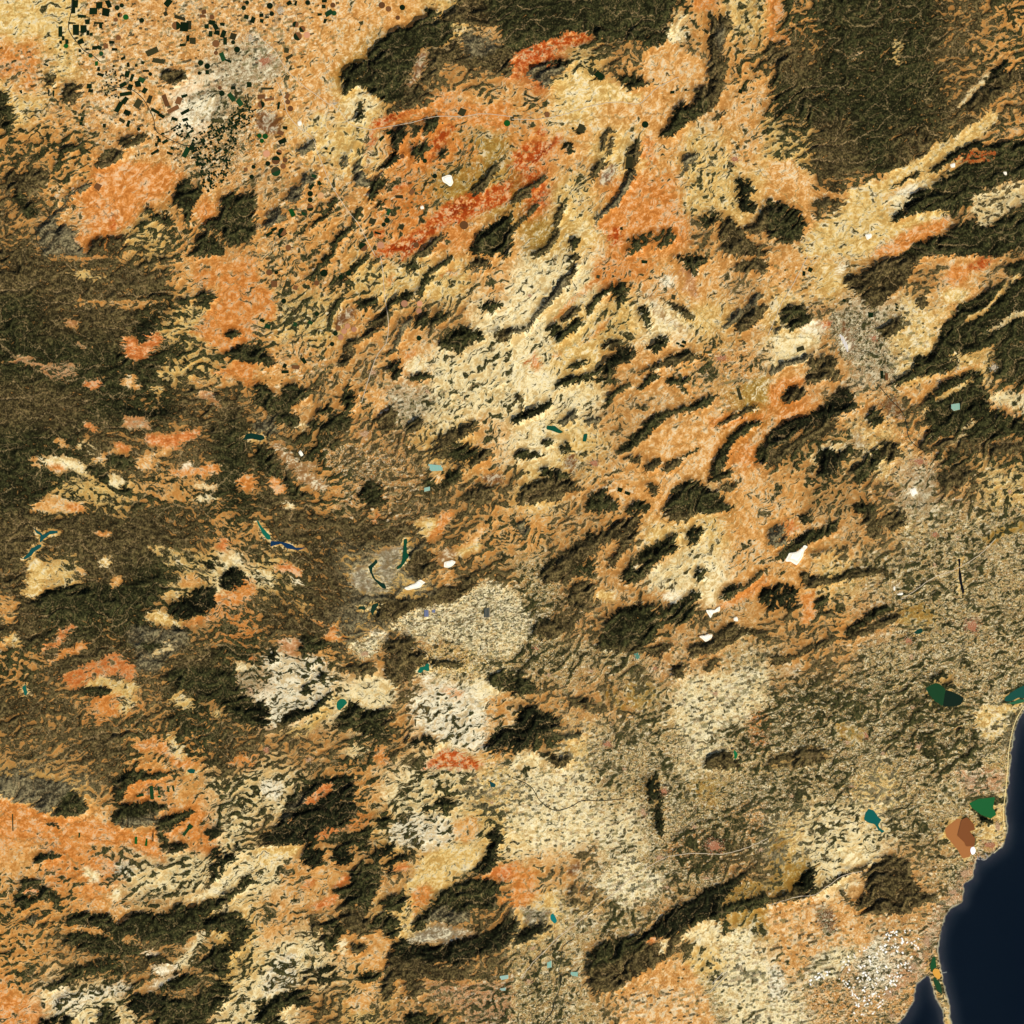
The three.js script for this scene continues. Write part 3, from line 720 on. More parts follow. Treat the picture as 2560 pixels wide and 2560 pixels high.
// ---------------------------------------------------------------- waters: outlines in the same squares, colour of the water, label
const WATERS = [
  ['reservoir', 0x12634A, '1,2', '0,6 2,7 6,13 11,18 11,21 9,21 5,17 3,12', 'long emerald green reservoir with pale shores, upstream of the dark blue one'],
  ['reservoir', 0x12304A, '1,2', '11,22 13,22 19,22.5 26,24 30,27 38,27 33,28.3 29,28.8 24,27.5 19,24 13,25.5 11,26.5', 'thin dark blue reservoir joined to the emerald green one'],
  ['reservoir', 0x0E4226, '1,2', '112,20 114,20 114,30 115,34 112,39 108,43 106,43 110,38 111,31', 'narrow curved dark green reservoir at the edge of pale badlands'],
  ['reservoir', 0x0E2C1A, '1,2', '84.5,41 88,39 91,35 92,38 88,42 88,46 90,50 94,53 97,54 99,58 96,58 92,54 88,50 86,45', 'bent black-green reservoir in the middle of pale grey badlands'],
  ['reservoir', 0x15301C, '1,2', '88,70 92,68 93,70 90,73 88.5,78 86.5,76 87,72', 'small dark reservoir bend below the pale badlands'],
  ['reservoir', 0x15301C, '1,2', '78,71 82,71 83,74 81,74 80,73 77,74', 'tiny hook-shaped dark water west of the reservoir bend'],
  ['reservoir', 0x12634A, '1,2', '122,121 124,117 128,116 129,114 131,115 131,120 129,120 127,119 124,122', 'bright green claw-shaped reservoir north of the big white plain'],
  ['reservoir', 0x136246, '1,2', '61,144 64,141 67,141 69,144 66,147 63,150 61,148', 'green star-shaped reservoir between white fields and dark hill'],
  ['reservoir', 0x134A44, '0,2', '25,12 30,15 33,17.5 38,14 44,14 44,16 38,17 34,20 31,23 30,22 31,18 27,15', 'forked teal reservoir arm in the western hills'],
  ['reservoir', 0x134A44, '0,2', '17.5,35 22,31 24,27 31,24 31,27 26,30 24,33 19,36', 'slanting teal reservoir beside the yellow fields of the west'],
  ['reservoir', 0x155A48, '0,2', '17,132 19.5,130 21,135 20,139 18.5,138', 'little green reservoir near the left edge of the photo'],
  ['reservoir', 0x0B2E1E, '0,1', '183,139 186,134.5 189,133.5 194,134.5 199,135.5 200,138 197,139.5 190,138', 'dark green reservoir lying across brown scrub hills'],
  ['reservoir', 0x0F4A30, '2,1', '26,128 32,128 36,131 39,133 36,134 30,132 26,131', 'little green irrigation lake among cream folded hills'],
  ['reservoir', 0x0F4A34, '2,1', '54,135 57,134 56,140 53,140', 'tiny green pond south-east of the little irrigation lake'],
  ['reservoir', 0x133A28, '3,2', '110,91 113,89 117,87.5 116.5,91 112,92.5', 'small dark green lake north of the reddish roofs near the coast'],
  ['reservoir', 0x18150C, '3,2', '143.5,35 145.5,35 145,42 146,48 147,55 148.5,60 147,62.5 145.5,57 143.8,50 144.2,42', 'thin black reservoir running north to south above the red-roofed city'],
  ['reservoir', 0x136A38, '2,2', '167,179 170,182 170,186 168,187', 'vivid green sliver of water beside a brown hill'],
  ['reservoir', 0x15726A, '2,3', '16.3,63 17.2,62 18.5,63 19.2,65.5 18,66.5 16.5,65', 'small turquoise reservoir between white marl and a dark ridge'],
  ['reservoir', 0x16423F, '1,3', '176,10 181,12 180,15 177,14', 'small blue-green pond beside the diagonal dark ridge'],
  ['reservoir', 0x134A3A, '0,3', '141,2 144,0.5 148,1 147,4 143,4', 'small round green pond at the foot of dark hills'],
  ['reservoir', 0x11584C, '3,3', '41.5,19 43,17.5 45,18 46,19 47,21 48.5,22 47,24 48,26 50,27 49,28 47,26.5 45.5,24 42,23 41,22', 'teal reservoir with ragged arms inland of the orange lagoon'],
  ['lagoon', 0x1E5C2A, '3,3', '85.7,15 90,13.2 97,12.4 96,17 97.6,20 95,21.7 91,20 87,17', 'bright green lagoon just north-east of the orange salt lagoon'],
  ['lagoon', 0xA66A36, '3,3', '75.5,26 77,24.5 81,21.5 82.6,22 80.8,29 84,32 84.5,33.5 88,33.5 86,38 83,38.7 81,35 78,31.5 76,29', 'light orange-brown western basin of the salt lagoon'],
  ['lagoon', 0x7E4A22, '3,3', '82.6,22 85,21 88,24 88.3,26.5 86,27 88.5,30 88,33.5 84.5,33.5 84,32 80.8,29', 'darker brown eastern basin of the salt lagoon'],
  ['lagoon', 0x1B3E1C, '3,2', '119,133 122,131 126,129 130,130 134,134 133,140 132,146.5 126,143 121,137', 'deep green western half of the wetland lagoon'],
  ['lagoon', 0x14220F, '3,2', '134,134 140,136 148,140 146,145 140,147 133,147 132,146.5 133,140', 'blackish eastern half of the wetland lagoon'],
  ['lagoon', 0x1B4A3A, '3,2', '179,140 186,134.5 193,131 198,130 198,142 190,140 183,143 179,143', 'green salt pans at the right edge above the bay'],
  ['lagoon', 0x2C5E3A, '3,2', '180,144.4 184,143.5 190,141 196,142.5 192,144 186,145.4', 'narrow pale green salt pan between sand and marsh'],
  ['lagoon', 0x1D4A22, '3,3', '70.2,81 71.5,80.5 72,85.4 71,85.3 70,86.8 70.4,88 69.2,85', 'green northern salt pan on the spit'],
  ['lagoon', 0x1E4020, '3,3', '70.8,89.2 72.6,90.8 73.8,92 74.4,97 72.2,95 70.6,91', 'green southern salt pan on the spit'],
  ['lagoon', 0xD89B3C, '3,3', '71,85.6 73,86 73.9,89 73,90.4 71,89 70.2,87.2', 'yellow-orange salt pan in the middle of the spit'],
];
const SEA = '2700,1560 2560,1770 2543,1803 2533,1836 2526,1876 2523,1920 2518,1979 2512,2037 2518,2078 2506,2113 2482,2131 2465,2146 2448,2138 2436,2160 2430,2195 2408,2210 2406,2254 2377,2266 2359,2295 2348,2342 2342,2377 2347,2406 2357,2459 2368,2500 2374,2523 2370,2540 2376,2560 2400,2700 2700,2700';
const BAY = '2316,2438 2289,2459 2283,2500 2260,2541 2242,2560 2200,2640 2200,2700 2370,2700 2362,2560 2360,2523 2342,2494 2332,2462 2326,2440';
// ---------------------------------------------------------------- where man-made things stand (read off in the same squares)
const tileXY = (t, x, y) => { const [c, r] = t.split(',').map(Number), k = UNIT[t] || 3.3127; return [c * 640 + x * k, r * 640 + y * k]; };
const poly = (t, s) => s.trim().split(/\s+/).map(p => { const [x, y] = p.split(',').map(Number); return t ? tileXY(t, x, y) : [x, y]; });
const inside = (pts, x, y) => { let c = false; for (let i = 0, j = pts.length - 1; i < pts.length; j = i++) { const a = pts[i], b = pts[j]; if ((a[1] > y) !== (b[1] > y) && x < (b[0] - a[0]) * (y - a[1]) / (b[1] - a[1]) + a[0]) c = !c; } return c; };
const centre = pts => { let x = 0, y = 0; for (const p of pts) { x += p[0]; y += p[1]; } return [x / pts.length, y / pts.length]; };
// rounds an outline off and roughens it, as shores and town edges are
function natural(pts, rough = 1, seg = 5) {
  const out = [];
  for (let i = 0; i < pts.length; i++) {
    const a = pts[i], b = pts[(i + 1) % pts.length], L = Math.hypot(b[0] - a[0], b[1] - a[1]), n = Math.max(1, Math.round(L / seg));
    for (let k = 0; k < n; k++) { const t = k / n, x = a[0] + (b[0] - a[0]) * t, y = a[1] + (b[1] - a[1]) * t; out.push([x + rough * 1.6 * noise(x / 9 + 3.1, y / 9), y + rough * 1.6 * noise(x / 9, y / 9 + 8.7)]); }
  }
  return out.map((p, i) => { const a = out[(i + out.length - 1) % out.length], b = out[(i + 1) % out.length]; return [(a[0] + 2 * p[0] + b[0]) / 4, (a[1] + 2 * p[1] + b[1]) / 4]; });
}
const quad = (x, y, w, h, a) => { const c = Math.cos(a), s = Math.sin(a); return [[-w, -h], [w, -h], [w, h], [-w, h]].map(([u, v]) => [x + (u * c - v * s) / 2, y + (u * s + v * c) / 2]); };

// crop fields under irrigation: D black-green, G green, K bare brown, T tan stubble, P pinkish; circles x,y,radius (h: half sown)
const TONES = { D: 0x0F1E0B, G: 0x144A18, K: 0x6B4526, T: 0xCE9A66, P: 0xB9825E, E: 0x33301A, V: 0x1A3A1C };
const TONE_WORD = { D: 'black-green', G: 'bright green', K: 'brown', T: 'tan', P: 'pinkish brown', E: 'dark olive', V: 'deep green' };
const PIVOTS = {
  '0,0': `88.5,6,1.8,D 92,4.2,1.6,D 95,13,2,G 107,15.5,1.8,D 90.5,11.5,1.8,Kh 87.5,15,1.5,K 133,19.5,3,Dh 89.5,28.5,1.8,K 50,34.8,1.7,G 68.5,42,1.6,V 76.5,40.5,1.6,V 151.5,47.5,2,D 156.5,50,2.1,D 179,37.5,2.2,D 163,33,2.6,K 176,32,1.5,D 167.5,70.5,2,D 166,66.5,1.4,K 104.7,97.6,1.3,D 150.5,55.3,1.3,D 113.5,56,1.4,D 186.5,2,1.5,D 184,6,1.7,D 160,13,1.8,K 163,40,1.5,K 185.5,128,1.5,K 191.4,126,1.5,D 190,133.5,1.6,D`,
  '1,0': `10.5,4.5,2.2,D 12,10.5,1.7,D 110.5,5.7,2,D 95,4,2.3,K 100,6.8,2,K 107,13.5,1.6,K 58,4,1.8,K 59,10,1.8,V 39,2,1.8,D 30,18.5,2.2,Dh 35,22,2.3,Dh 31.5,27.5,3,Kh 38.5,26.5,2.3,P 24,77,1.8,K 26,82,2,K 17.5,78,1,D 4,79,2.5,Dh 7,103,2,G 2.6,102.5,1.7,G 4.5,106.4,1.6,G 189.5,93,2.3,G 8,116,2.5,P 17.5,115,2,Dh 15,121,3,Kh 22,121,1.8,K 9,123.5,1.8,D 20.5,125.4,2,K 15,129.5,3.4,Vh 127.5,121.5,1.6,D 110.5,118,1.6,K 135,133,1.7,D 41,146.3,2,D 41,151,1.8,D 49,147.5,2.2,T 41,157,2.4,Kh 36.5,160.5,2.2,Vh 99,166.4,2,D 96.4,169.6,1.6,D 20,175,2.8,Dh 157,170,3,K 121,185,2,K 94,185,2.5,P 24.5,187,2,K 81,186.5,3,Kh`,
  '1,1': `51.5,13,2.6,D 45.8,20.5,1.9,K 15.4,12.5,1.4,D 10,12.5,2.2,K 60,58.5,1.7,D 62,54.4,2,K 69,53,2,P 66.5,56.8,2,P 64,61.4,2,P 74,55.4,2,P 46,43.8,1.7,D 21,34,1.8,D 123,62,1.8,D 64,16,1.7,D 70,13,1.8,D 57.5,66.5,1.6,D 112,36,2.4,P 123.5,36,2,P 123,41.5,2,P`,
  '2,0': `100.5,94,2.4,D 26.5,86.5,2,K 46,97,1,D`,
};
// fields x,y,width,height,turn(degrees),tone
const FIELDS = {
  '0,0': `55.5,5,2.5,9 57.9,3,2,5 62,12.3,5,1.8 54.5,17.5,5,1 66,16.5,3,3 57.5,22.6,4,7 63,22,4,5 66.6,25,2,3.4 70.5,8.5,5,4 75,4,4,4 82,3,3,5,-20 80,9.4,5,5,10 74.5,17.5,6,1.2 76,20,2,3 45.5,24,2.5,7 48,29,2,3 50.6,31.6,2,3 46,32,2,2 61,31.5,4,3,-20,D 69,26,2,2 71.5,36.4,3,2.5 75,36,3,2,20 84.5,32,4,1.6 86.5,37.3,3.5,1.8 80,35,3,3,0,K 65.8,37.5,2,1.2 60.5,38.5,1.6,2 93,44,3.5,1.5,-25 108,47.5,2.2,2,20 103,49.5,2,2 97,49,1.8,2.8 86,50,1.3,1.8 76,56.5,4,2,20 74.5,52,2,2.5 73,48,2,3,0,G 96,56,3,4,10 99.6,59,2,5,15 110,53.8,4,1.5 107,60.4,3,4,-60,V 93,64,5,2.5,-30 98,66,3,4,20 104,63.4,3.5,4,-15 95,71,8,2.6,-8 109,68.4,3,4,30 67.5,65,3,3.2 68.5,68.6,3,2 94.5,76,3,5,35 104,78,4,6,30,E 89.5,81,3,7,30 96,85,4,3,25 113,75,3,5,20,E 117,84,6,2.2,28 122,87.5,4,2,28 125,76,3,8,-20,K 135,76,4,5,20,K 139.4,72.4,4,1.6,-20 131,82.6,8,3,-28,K 140,84.4,6,2,-28 92,91,4,2,30,E 97,93.4,2,4,15 79,95,2,2.2 140,90.4,4,2,-20 132,90,4,2,20 139,20.5,5,6,5,D 136,13.5,7,2,15,E 142.6,19,3,6,0,E 127,2,4,5,40 125,10.6,2.5,3,-20,E 154,9,3,2.6,-10,K 153,12.4,4,2,0,K 160,17,4,3,10 156,20,3,3 163,20.4,3,4,-30 168,18.4,3,2 159,25.5,2.4,3.6 164,24.7,3.4,3,10 168.4,25.6,3,5,20 170,31,2.6,4.5 176,27.6,4,4,20,E 142,29,2,4 145.6,31,4,4,0,E 138,34,4,2 186,13,3,3,15 191,15,3,4,15 168,43,3,6,-20,V 172.4,46,4,1.5,20 156.5,54.6,2.5,3 175,73.4,3,6,-35,V 181,77.6,3.4,5,-35,V 188,64,3,3 176,66.4,3,2 119,103.4,2,1.6 123,101,2,1.4 120,106,2.5,2.5 118,109.4,1.6,2.2 124.6,107,4,1.5,-30 130,112,2,1.6 117,115,6,1.5,-30 128,116,4,1.4,20 134.5,112.6,2,0.9 140.6,115,3,7,30,V 145,110.4,3,5.6,30 146,119,3,1.6 35,49,2.5,1.2,20 16,69.5,1.5,2.5,-20 37,70,1,4 40.5,70.5,1,4 62,90,2,3,10 61.4,93.2,2.4,2 74,141,4,4,30,K 115,39,8,4,-25,E 120,46,8,3,10,E`,
  '1,0': `25,2.5,3,2.6,-30,D 30,2.6,1.5,3,20 4,11.6,3,2.4,0 8.4,13.2,2.4,1.4 4.4,16,2.4,2.4,10 51.6,1,3,2 51,5,2.4,2 55,10,5,3,-30,V 52,16,2,3,15 48,11,3,1.5 23.6,72.6,3,4,30,K 17,80.6,1.4,3 22,96.6,3,2 18.6,100.4,4,3,20,K 20,106.6,5,2.6,-25 25,43,5,2,-30,E 23,38,3,3,10,E 4,73,5,3,0,K 10,75,6,2,-10,K 8.6,67,8,1.6,0,E 53,112,2,1.6,10 56,116,1.6,1.6 44,133,3,2,10,V 48,138.4,2,3,-30 42,141,2,4,35 27.4,160.6,3,5,-25,G 20,176.6,6,3,-30 10,176.4,5,2,-30 14,173,4,1.6,-25 100,100.6,3,2,-15 95,104.6,4,1.6,-40 117.6,145,3,3.4,30,K 155.6,84.6,4.6,4.6,25,E 108,148.4,5,2,0,E 88,167,4,4,20,E 100,160,2,4,20,V 110,171.4,3,3.4,20,E 92,176,4,1.4,15`,
  '1,1': `22,87.4,5,2.2,0 21.6,83,2.2,3,20 30,84,5,2.6,5,K 36,79,2.4,4,-30 9,53.4,4,3,15,V 29.4,51.6,2.4,3,15,V 41,50.2,3,2,30,V 5,49,3,2,20 24,21,3.4,3,20,E 30,24,3,3,15,K 14,21,4,4,0,K`,
  '2,0': `66,57,6,4,40 60,55,4,2,40,E 88.4,123,4.6,8,5,E 52,97,4,5,20,E 121,69.6,3,2,0 131,68,2,1.6 172.6,69,2.6,2.4,15 174.6,65.4,1.2,3.2 82.6,172.4,2,1.8`,
  '2,1': `125,66,2.4,1.6,15 130,65,3,2,15 128.6,68,3,1.4,15 171.6,104,2,8,-15,E 81.6,176.6,3,3,20 87,179,3.6,2,25 65,15.6,2.4,2.2,10,E 121.6,31,2.6,3,10,E 100,4.4,4,1.8,5`,
  '3,1': `77.4,44.6,3.4,3.4,0 32,10.4,3,3,30 27,13.4,2,3 24.6,70,5,3,-15,E 86,89.6,2,5,0 89.4,91,1.6,4.6,0,K 57.6,33.6,2,2,20 97,36.8,1.6,1.2,20 97.4,39,1.8,1.2,20 97,41.2,1.8,1.2,20`,
  '0,3': `114.6,18.6,2.4,9,-5,V 120,17,1.4,5,-5,V 127,16,1,4,-10,V 106,20.6,5,1.6,-15,V 120.4,21.4,2,1.4,0,G 141.4,47,2,8,35,V 143.6,44,3,2.6,35,V 102.8,54.6,1.6,5,5,G 110.6,56,1.4,5,5,G 115.6,52,0.8,6,5,E 9.8,41,0.9,11,0,E 60,50.6,1,3,0,V 131,15.4,1.4,4,-10,V`,
};
const DENSE = poly('0,0', '128,96 140,92 150,100 160,94 172,94 176,84 186,76 193,82 190,92 180,100 178,110 176,118 172,128 170,136 162,142 156,146 152,140 152,130 146,120 146,108 136,104');
const PATCHWORK = poly('0,0', '80,52 92,52 96,60 90,68 92,76 84,78 76,68 80,62');

// towns: square, x, y, radius across, radius down (pixels), roof tone, label
const TOWNS = [
  ['1,0', 7, 46, 26, 20, 'r', 'largest inland city, red roofs on the orange northern plain'],
  ['1,0', 18, 8, 13, 17, 'g', 'pale grey industrial estate at the top edge east of white plain'],
  ['0,0', 189, 29, 11, 17, 'g', 'pale grey industrial grid north of the red-roofed northern city'],
  ['1,0', 59, 78, 14, 6, 'g', 'slanting grey industrial strip along the motorway south of the northern city'],
  ['2,0', 168, 120, 17, 12, 'r', 'town with reddish roofs in the northern orange valley'],
  ['1,1', 88, 88, 12, 10, 'p', 'pinkish town at the south end of the curved ridges'],
  ['1,1', 82, 134, 15, 12, 'p', 'pinkish grey town among orchards above the patchwork of fields'],
  ['1,1', 129, 102, 9, 9, 'p', 'faint pink village in cream fields west of a long dark ridge'],
  ['2,1', 158, 77, 20, 14, 'r', 'town with red core and grey factories beside an ochre plain'],
  ['2,1', 62, 156, 18, 12, 'r', 'town in the middle of reddish brown fields and vineyards'],
  ['2,1', 13, 30, 8, 6, 'p', 'small pink village north of the olive diagonal ridge'],
  ['3,1', 80, 62, 12, 12, 'r', 'red-roofed town on the edge of the grey saline valley'],
  ['3,1', 100, 122, 11, 8, 'p', 'small reddish town below the dark ridge pair in the vineyard valley'],
  ['3,1', 114, 155, 22, 13, 'r', 'wide red-roofed twin town south of the forested sierra'],
  ['3,1', 93, 180, 13, 9, 'p', 'pale pink town west of the white stone yard'],
  ['3,1', 170, 84, 12, 12, 'g', 'grey industrial town in the north-eastern valley'],
  ['3,1', 183, 178, 8, 8, 'p', 'small pink town near the right edge'],
  ['3,2', 154, 86, 26, 22, 'r', 'big heart-shaped red-roofed city on the coastal plain'],
  ['3,2', 106, 97, 13, 11, 'r', 'red-roofed town under the long brown sierra'],
  ['3,2', 126, 17, 13, 11, 'r', 'triangular red town west of the stone works'],
  ['3,2', 143, 19, 8, 6, 'p', 'small pink town just east of the triangular red town'],
  ['3,2', 126, 40, 8, 8, 'p', 'pink village south of the triangular red town'],
  ['3,2', 77, 138, 10, 6, 'p', 'pink town strung along a dark green foot of hills'],
  ['3,2', 109, 147, 9, 9, 'p', 'pink town south of the wetland lagoon in dark market gardens'],
  ['3,2', 74, 169, 8, 12, 'r', 'reddish town at the eastern foot of the bare olive-brown hill'],
  ['3,2', 60, 174, 9, 8, 'p', 'pink suburb at the southern foot of the bare olive-brown hill'],
  ['3,2', 114, 177, 11, 10, 'p', 'pink village among dense dark green market gardens'],
  ['3,2', 124, 161, 8, 6, 'p', 'small pink village south-west of the pale coastal plain'],
  ['3,2', 87, 182, 8, 7, 'p', 'small pink village west of the dense market gardens'],
  ['3,2', 108, 109, 9, 9, 'p', 'pink hamlet south of the red town under the sierra'],
  ['1,2', 82, 107, 14, 9, 'p', 'pink town between white rice lands and brown hills'],
  ['1,2', 8, 180, 10, 11, 'r', 'reddish town at the western foot of white badland fields'],
  ['1,2', 40, 187, 13, 10, 'p', 'pink hill town east of the reddish town'],
  ['0,2', 189, 134, 9, 12, 'p', 'pink town on the pale grey plain under dark mountains'],
  ['2,2', 18, 103, 12, 8, 'r', 'bright red town at the western edge of the pale patchwork'],
  ['2,2', 28, 123, 9, 8, 'p', 'small pink village south of the bright red town'],
  ['2,2', 60, 120, 11, 8, 'p', 'pink and white village in the orchard patchwork'],
  ['2,2', 108, 118, 11, 7, 'r', 'brick red village south of the big dark mountain'],
  ['2,2', 72, 175, 17, 12, 'r', 'pink-roofed twin town in grey-green orchards'],
  ['2,2', 153, 137, 12, 10, 'p', 'faint pink town on the cream speckled plain'],
  ['2,3', 86, 33, 28, 22, 'r', 'largest southern city, red roofs amid dark market gardens'],
  ['2,3', 65, 10, 14, 12, 'r', 'red town north of the largest southern city'],
  ['2,3', 56, 19, 9, 20, 'p', 'long pink town strip along the dark river gardens'],
  ['2,3', 63, 38, 14, 10, 'p', 'pink town at the western end of the market gardens'],
  ['2,3', 106, 35, 10, 8, 'p', 'pink town at the foot of the olive sierra'],
  ['2,3', 78, 25, 10, 8, 'p', 'pink suburb north-west of the largest southern city'],
  ['2,3', 83, 47, 14, 5, 'p', 'pink villages strung along the northern foot of the dark ridge'],
  ['2,3', 66, 51, 12, 8, 'p', 'pinkish estate south-west of the market gardens'],
  ['2,3', 9, 77, 12, 7, 'p', 'pinkish town north of the dry southern river'],
  ['2,3', 7, 91, 12, 10, 'p', 'reddish town west of the meandering dry river'],
  ['2,3', 48, 0.6, 10, 6, 'p', 'pink village at the top of the white plain'],
  ['1,3', 178, 26, 10, 7, 'p', 'pink town in grey-green orchards east of white badlands'],
  ['3,3', 95, 33, 24, 15, 'r', 'red-roofed seaside resort east of the orange lagoon'],
  ['3,3', 84, 45, 18, 16, 'p', 'pink coastal resort south of the orange lagoon'],
  ['3,3', 79, 53, 17, 12, 'p', 'pink holiday estates on the low southern headland'],
  ['3,3', 87, 5, 16, 12, 'p', 'pink holiday estates north of the green lagoon'],
  ['3,3', 98, 25, 8, 20, 'p', 'strip of pale houses along the beach east of the green lagoon'],
  ['3,3', 68, 74, 13, 22, 'p', 'pink seaside town at the root of the sand spit'],
  ['3,3', 62, 85, 13, 14, 'p', 'pinkish town west of the salt pans of the spit'],
  ['3,3', 52, 96, 14, 12, 'p', 'pinkish town near the north-western corner of the bay'],
  ['3,3', 53, 106, 12, 10, 'p', 'pale seaside town on the western shore of the bay'],
  ['3,3', 36, 8, 11, 6, 'p', 'pinkish town north of the ragged teal reservoir'],
  ['3,3', 10, 12, 9, 8, 'p', 'pink village in dark gardens north of the olive hills'],
];

// quarries and white works; solar farms; each: square, outline, label
const QUARRIES = [
  ['3,2', '13,37 16,31 22,30 28,25 30,26 27,30 26,34 22,40 18,38', 'very large white marble quarry on the dark mountainside'],
  ['2,2', '146,74 152,74 157,71 157,75 152,76 150,80 147,76', 'white ragged quarry north of two smaller ones'],
  ['2,2', '167,80 170,78.5 171,83 167.6,82.4', 'small white quarry east of the ragged quarry'],
  ['2,2', '141,94 146,93 151,92 151,95 146,98', 'white quarry south of the ragged quarry'],
  ['3,2', '94.6,56.4 96.2,56 96,59.6 94.8,59.4', 'tiny white quarry in the middle of the pinkish plain'],
  ['3,2', '97,61.4 102,60.6 102,62.6 98,62.8', 'small white plant beside the tiny quarry'],
  ['1,2', '142,38 148,36 151,38 146,42 142,42', 'white quarry on brown hills above a tan field'],
  ['1,2', '112,57 120,54 124,51 128,53 124,57 114,59', 'white chalk pit east of the dark bent reservoir'],
  ['1,0', '140,134 144,132 148,133 149,138 147,141 144,139 141,137', 'grey-white mine with dark heap in orange hills'],
  ['1,0', '124,156 126.4,155 127,158 124.6,158', 'tiny white pit south of the grey-white mine'],
  ['1,0', '31,92 34,91.4 35,94 32,95', 'white pit on the yellow plain south of the motorway'],
  ['1,1', '32,148 34,146.6 36,150 34,151.6', 'white pit in brown scrub south of the dark hills'],
  ['3,0', '137,124 141,123 141,126.6 138,127', 'white quarry on the dark north-eastern sierra'],
  ['3,0', '177,130 180,129.6 180,132 178,132.6', 'little white quarry near the right edge in dark forest'],
  ['3,0', '73,177 78,176 79,179 75,181', 'white polygon pit in the yellow valley mouth'],
  ['3,1', '107,176.6 111,175 113.4,179 109,181.6', 'bright white stone yard south of the red-roofed twin town'],
];
const SOLAR = [
  ['1,1', '130,157 140,158 141,162 132,162.4', 0x7FB3A3, 'pale turquoise netted plot between dark hills, the larger one'],
  ['1,1', '127,175 131,174 131,177 127,178', 0x8AB3A0, 'small pale turquoise netted plot south of the larger one'],
  ['1,2', '127,74 130,74 130.4,79 127.5,79', 0x5A688A, 'blue-grey solar plant at the northern edge of the pale patchwork'],
  ['1,2', '133,74 135,73.5 135.4,76 133,76', 0x5A688A, 'tiny blue-grey solar plant beside the larger one'],
  ['1,2', '172,73 176,72 177,79 172.6,80', 0x2E3B38, 'dark blue-green netted plot in the pale patchwork'],
  ['3,1', '138,112 144,111 144,116 140,117 138,115', 0x86B09A, 'pale green netted plot below the round brown hill'],
  ['1,3', '184,157 190,156 190,159 185,160', 0x93B8A8, 'pale turquoise plot east of the brown fan'],
  ['1,3', '184,166.4 189,165.4 188,168 185,168', 0x8FB0A0, 'small turquoise plot south of the pale turquoise one'],
  ['2,3', '15,83 17,82 17,85 15,85.4', 0x7FB09C, 'teal netted plot beside the dry river, north one'],
  ['2,3', '25,87 28,87 28,89 25.4,88.6', 0x7FB09C, 'teal netted plot south-west of the brown mountain'],
  ['2,2', '92,107 95,106 97,110 94,111.6', 0x3E7A66, 'green netted plot south of the big dark mountain'],
  ['3,1', '54,58.4 57,61 60.6,68 60,72.4 57,67 54.4,61', 0xD8CFC4, 'white salt lake bed in the grey saline valley'],
];
const GREENHOUSES = poly('3,3', '42,76 50,70 58,68 64,70 66,77 62,86 56,92 50,98 48,104 38,108 34,104 36,96 30,92 16,93 18,88 28,86 34,80');

const ROADS = [
  ['1,0', '0,26 8,33 14,38 20,48 28,58 36,65 46,72 54,78 62,83 72,94 86,98', 'pale motorway running south-east from the northern city'],
  ['1,0', '16,62 21,74 23,84 30,94 38,100 44,106 46,114 50,124 56,138 62,148 70,160 78,170 84,182 90,193', 'pale road winding south from the northern city'],
  ['1,0', '86,98 104,95 120,92 136,88 156,88 170,86 193,88', 'pale motorway running east past the red soils'],
  ['2,0', '0,90 20,90 40,86 60,80 80,77 96,78 110,66 126,58', 'thin road through the orange northern valley'],
  ['1,1', '94,0 96,14 97,30 99,42 100,54 98,66 92,74 88,84 84,96 80,110', 'grey road running south past the lens-shaped dark hill'],
  ['2,3', '4,90 8,84 14,78 20,72 28,66 36,59 44,53 52,46 60,41 66,38 76,36.4 90,36.6 100,34 109,30', 'pale motorway along the southern valley to the largest southern city'],
  ['3,3', '0,58.6 12,55 20,54 26,50 32,46 40,44', 'white track along the foot of the olive sierra'],
  ['3,1', '0,60 6,46 10,36 16,26 24,12 30,0', 'pale dirt road on the western side of the saline valley'],
  ['3,2', '100,66 110,60 124,50 140,44 160,32 172,20', 'thin motorway north of the red-roofed city'],
];
const RIVERS = [
  ['0,0', '55,0 54,8 52.6,14 52,22 55,28 60,34 63,38 70,42 76,47', 'dark green canal line through the north-western fields'],
  ['0,0', '80,64 88,66 96,66.4 103,70 109,76 113,83 116,90 118,99 124,103 132,107 141,110 150,108', 'dark drain curving through the north-western patchwork'],
  ['0,0', '70,138 62,141 54,147 48,155 42,161 36,166 30,172 28,180 31,187 36,193', 'dark river gorge in the north-western scrubland'],
  ['2,3', '26,73 22,76 21,82 20,86 21,90 20,95 18,100 17,104 13,109', 'meandering dry river at the foot of the brown mountain'],
  ['3,1', '82,96 88,103 94,110 100,116 104,124 106,136 110,142 116,146', 'dark river line threading the vineyard valley'],
  ['1,2', '129,114 131,110 128,106 124,104 120,100 120,96', 'dark gorge north of the claw-shaped reservoir'],
  ['1,2', '50,20 52,26 51,30 54,34 58,22 64,20 70,25 76,28', 'dark meander between the two northern reservoirs'],
  ['2,3', '0,4 8,8 12,14 18,18 24,17 30,14 38,14 48,13', 'dark ravine winding across the white plain'],
];
const SOILC = Object.fromEntries(Object.entries(SOIL).map(([k, v]) => [k, rgb(v)])), COVERC = Object.fromEntries(Object.entries(COVER).map(([k, v]) => [k, rgb(v)]));
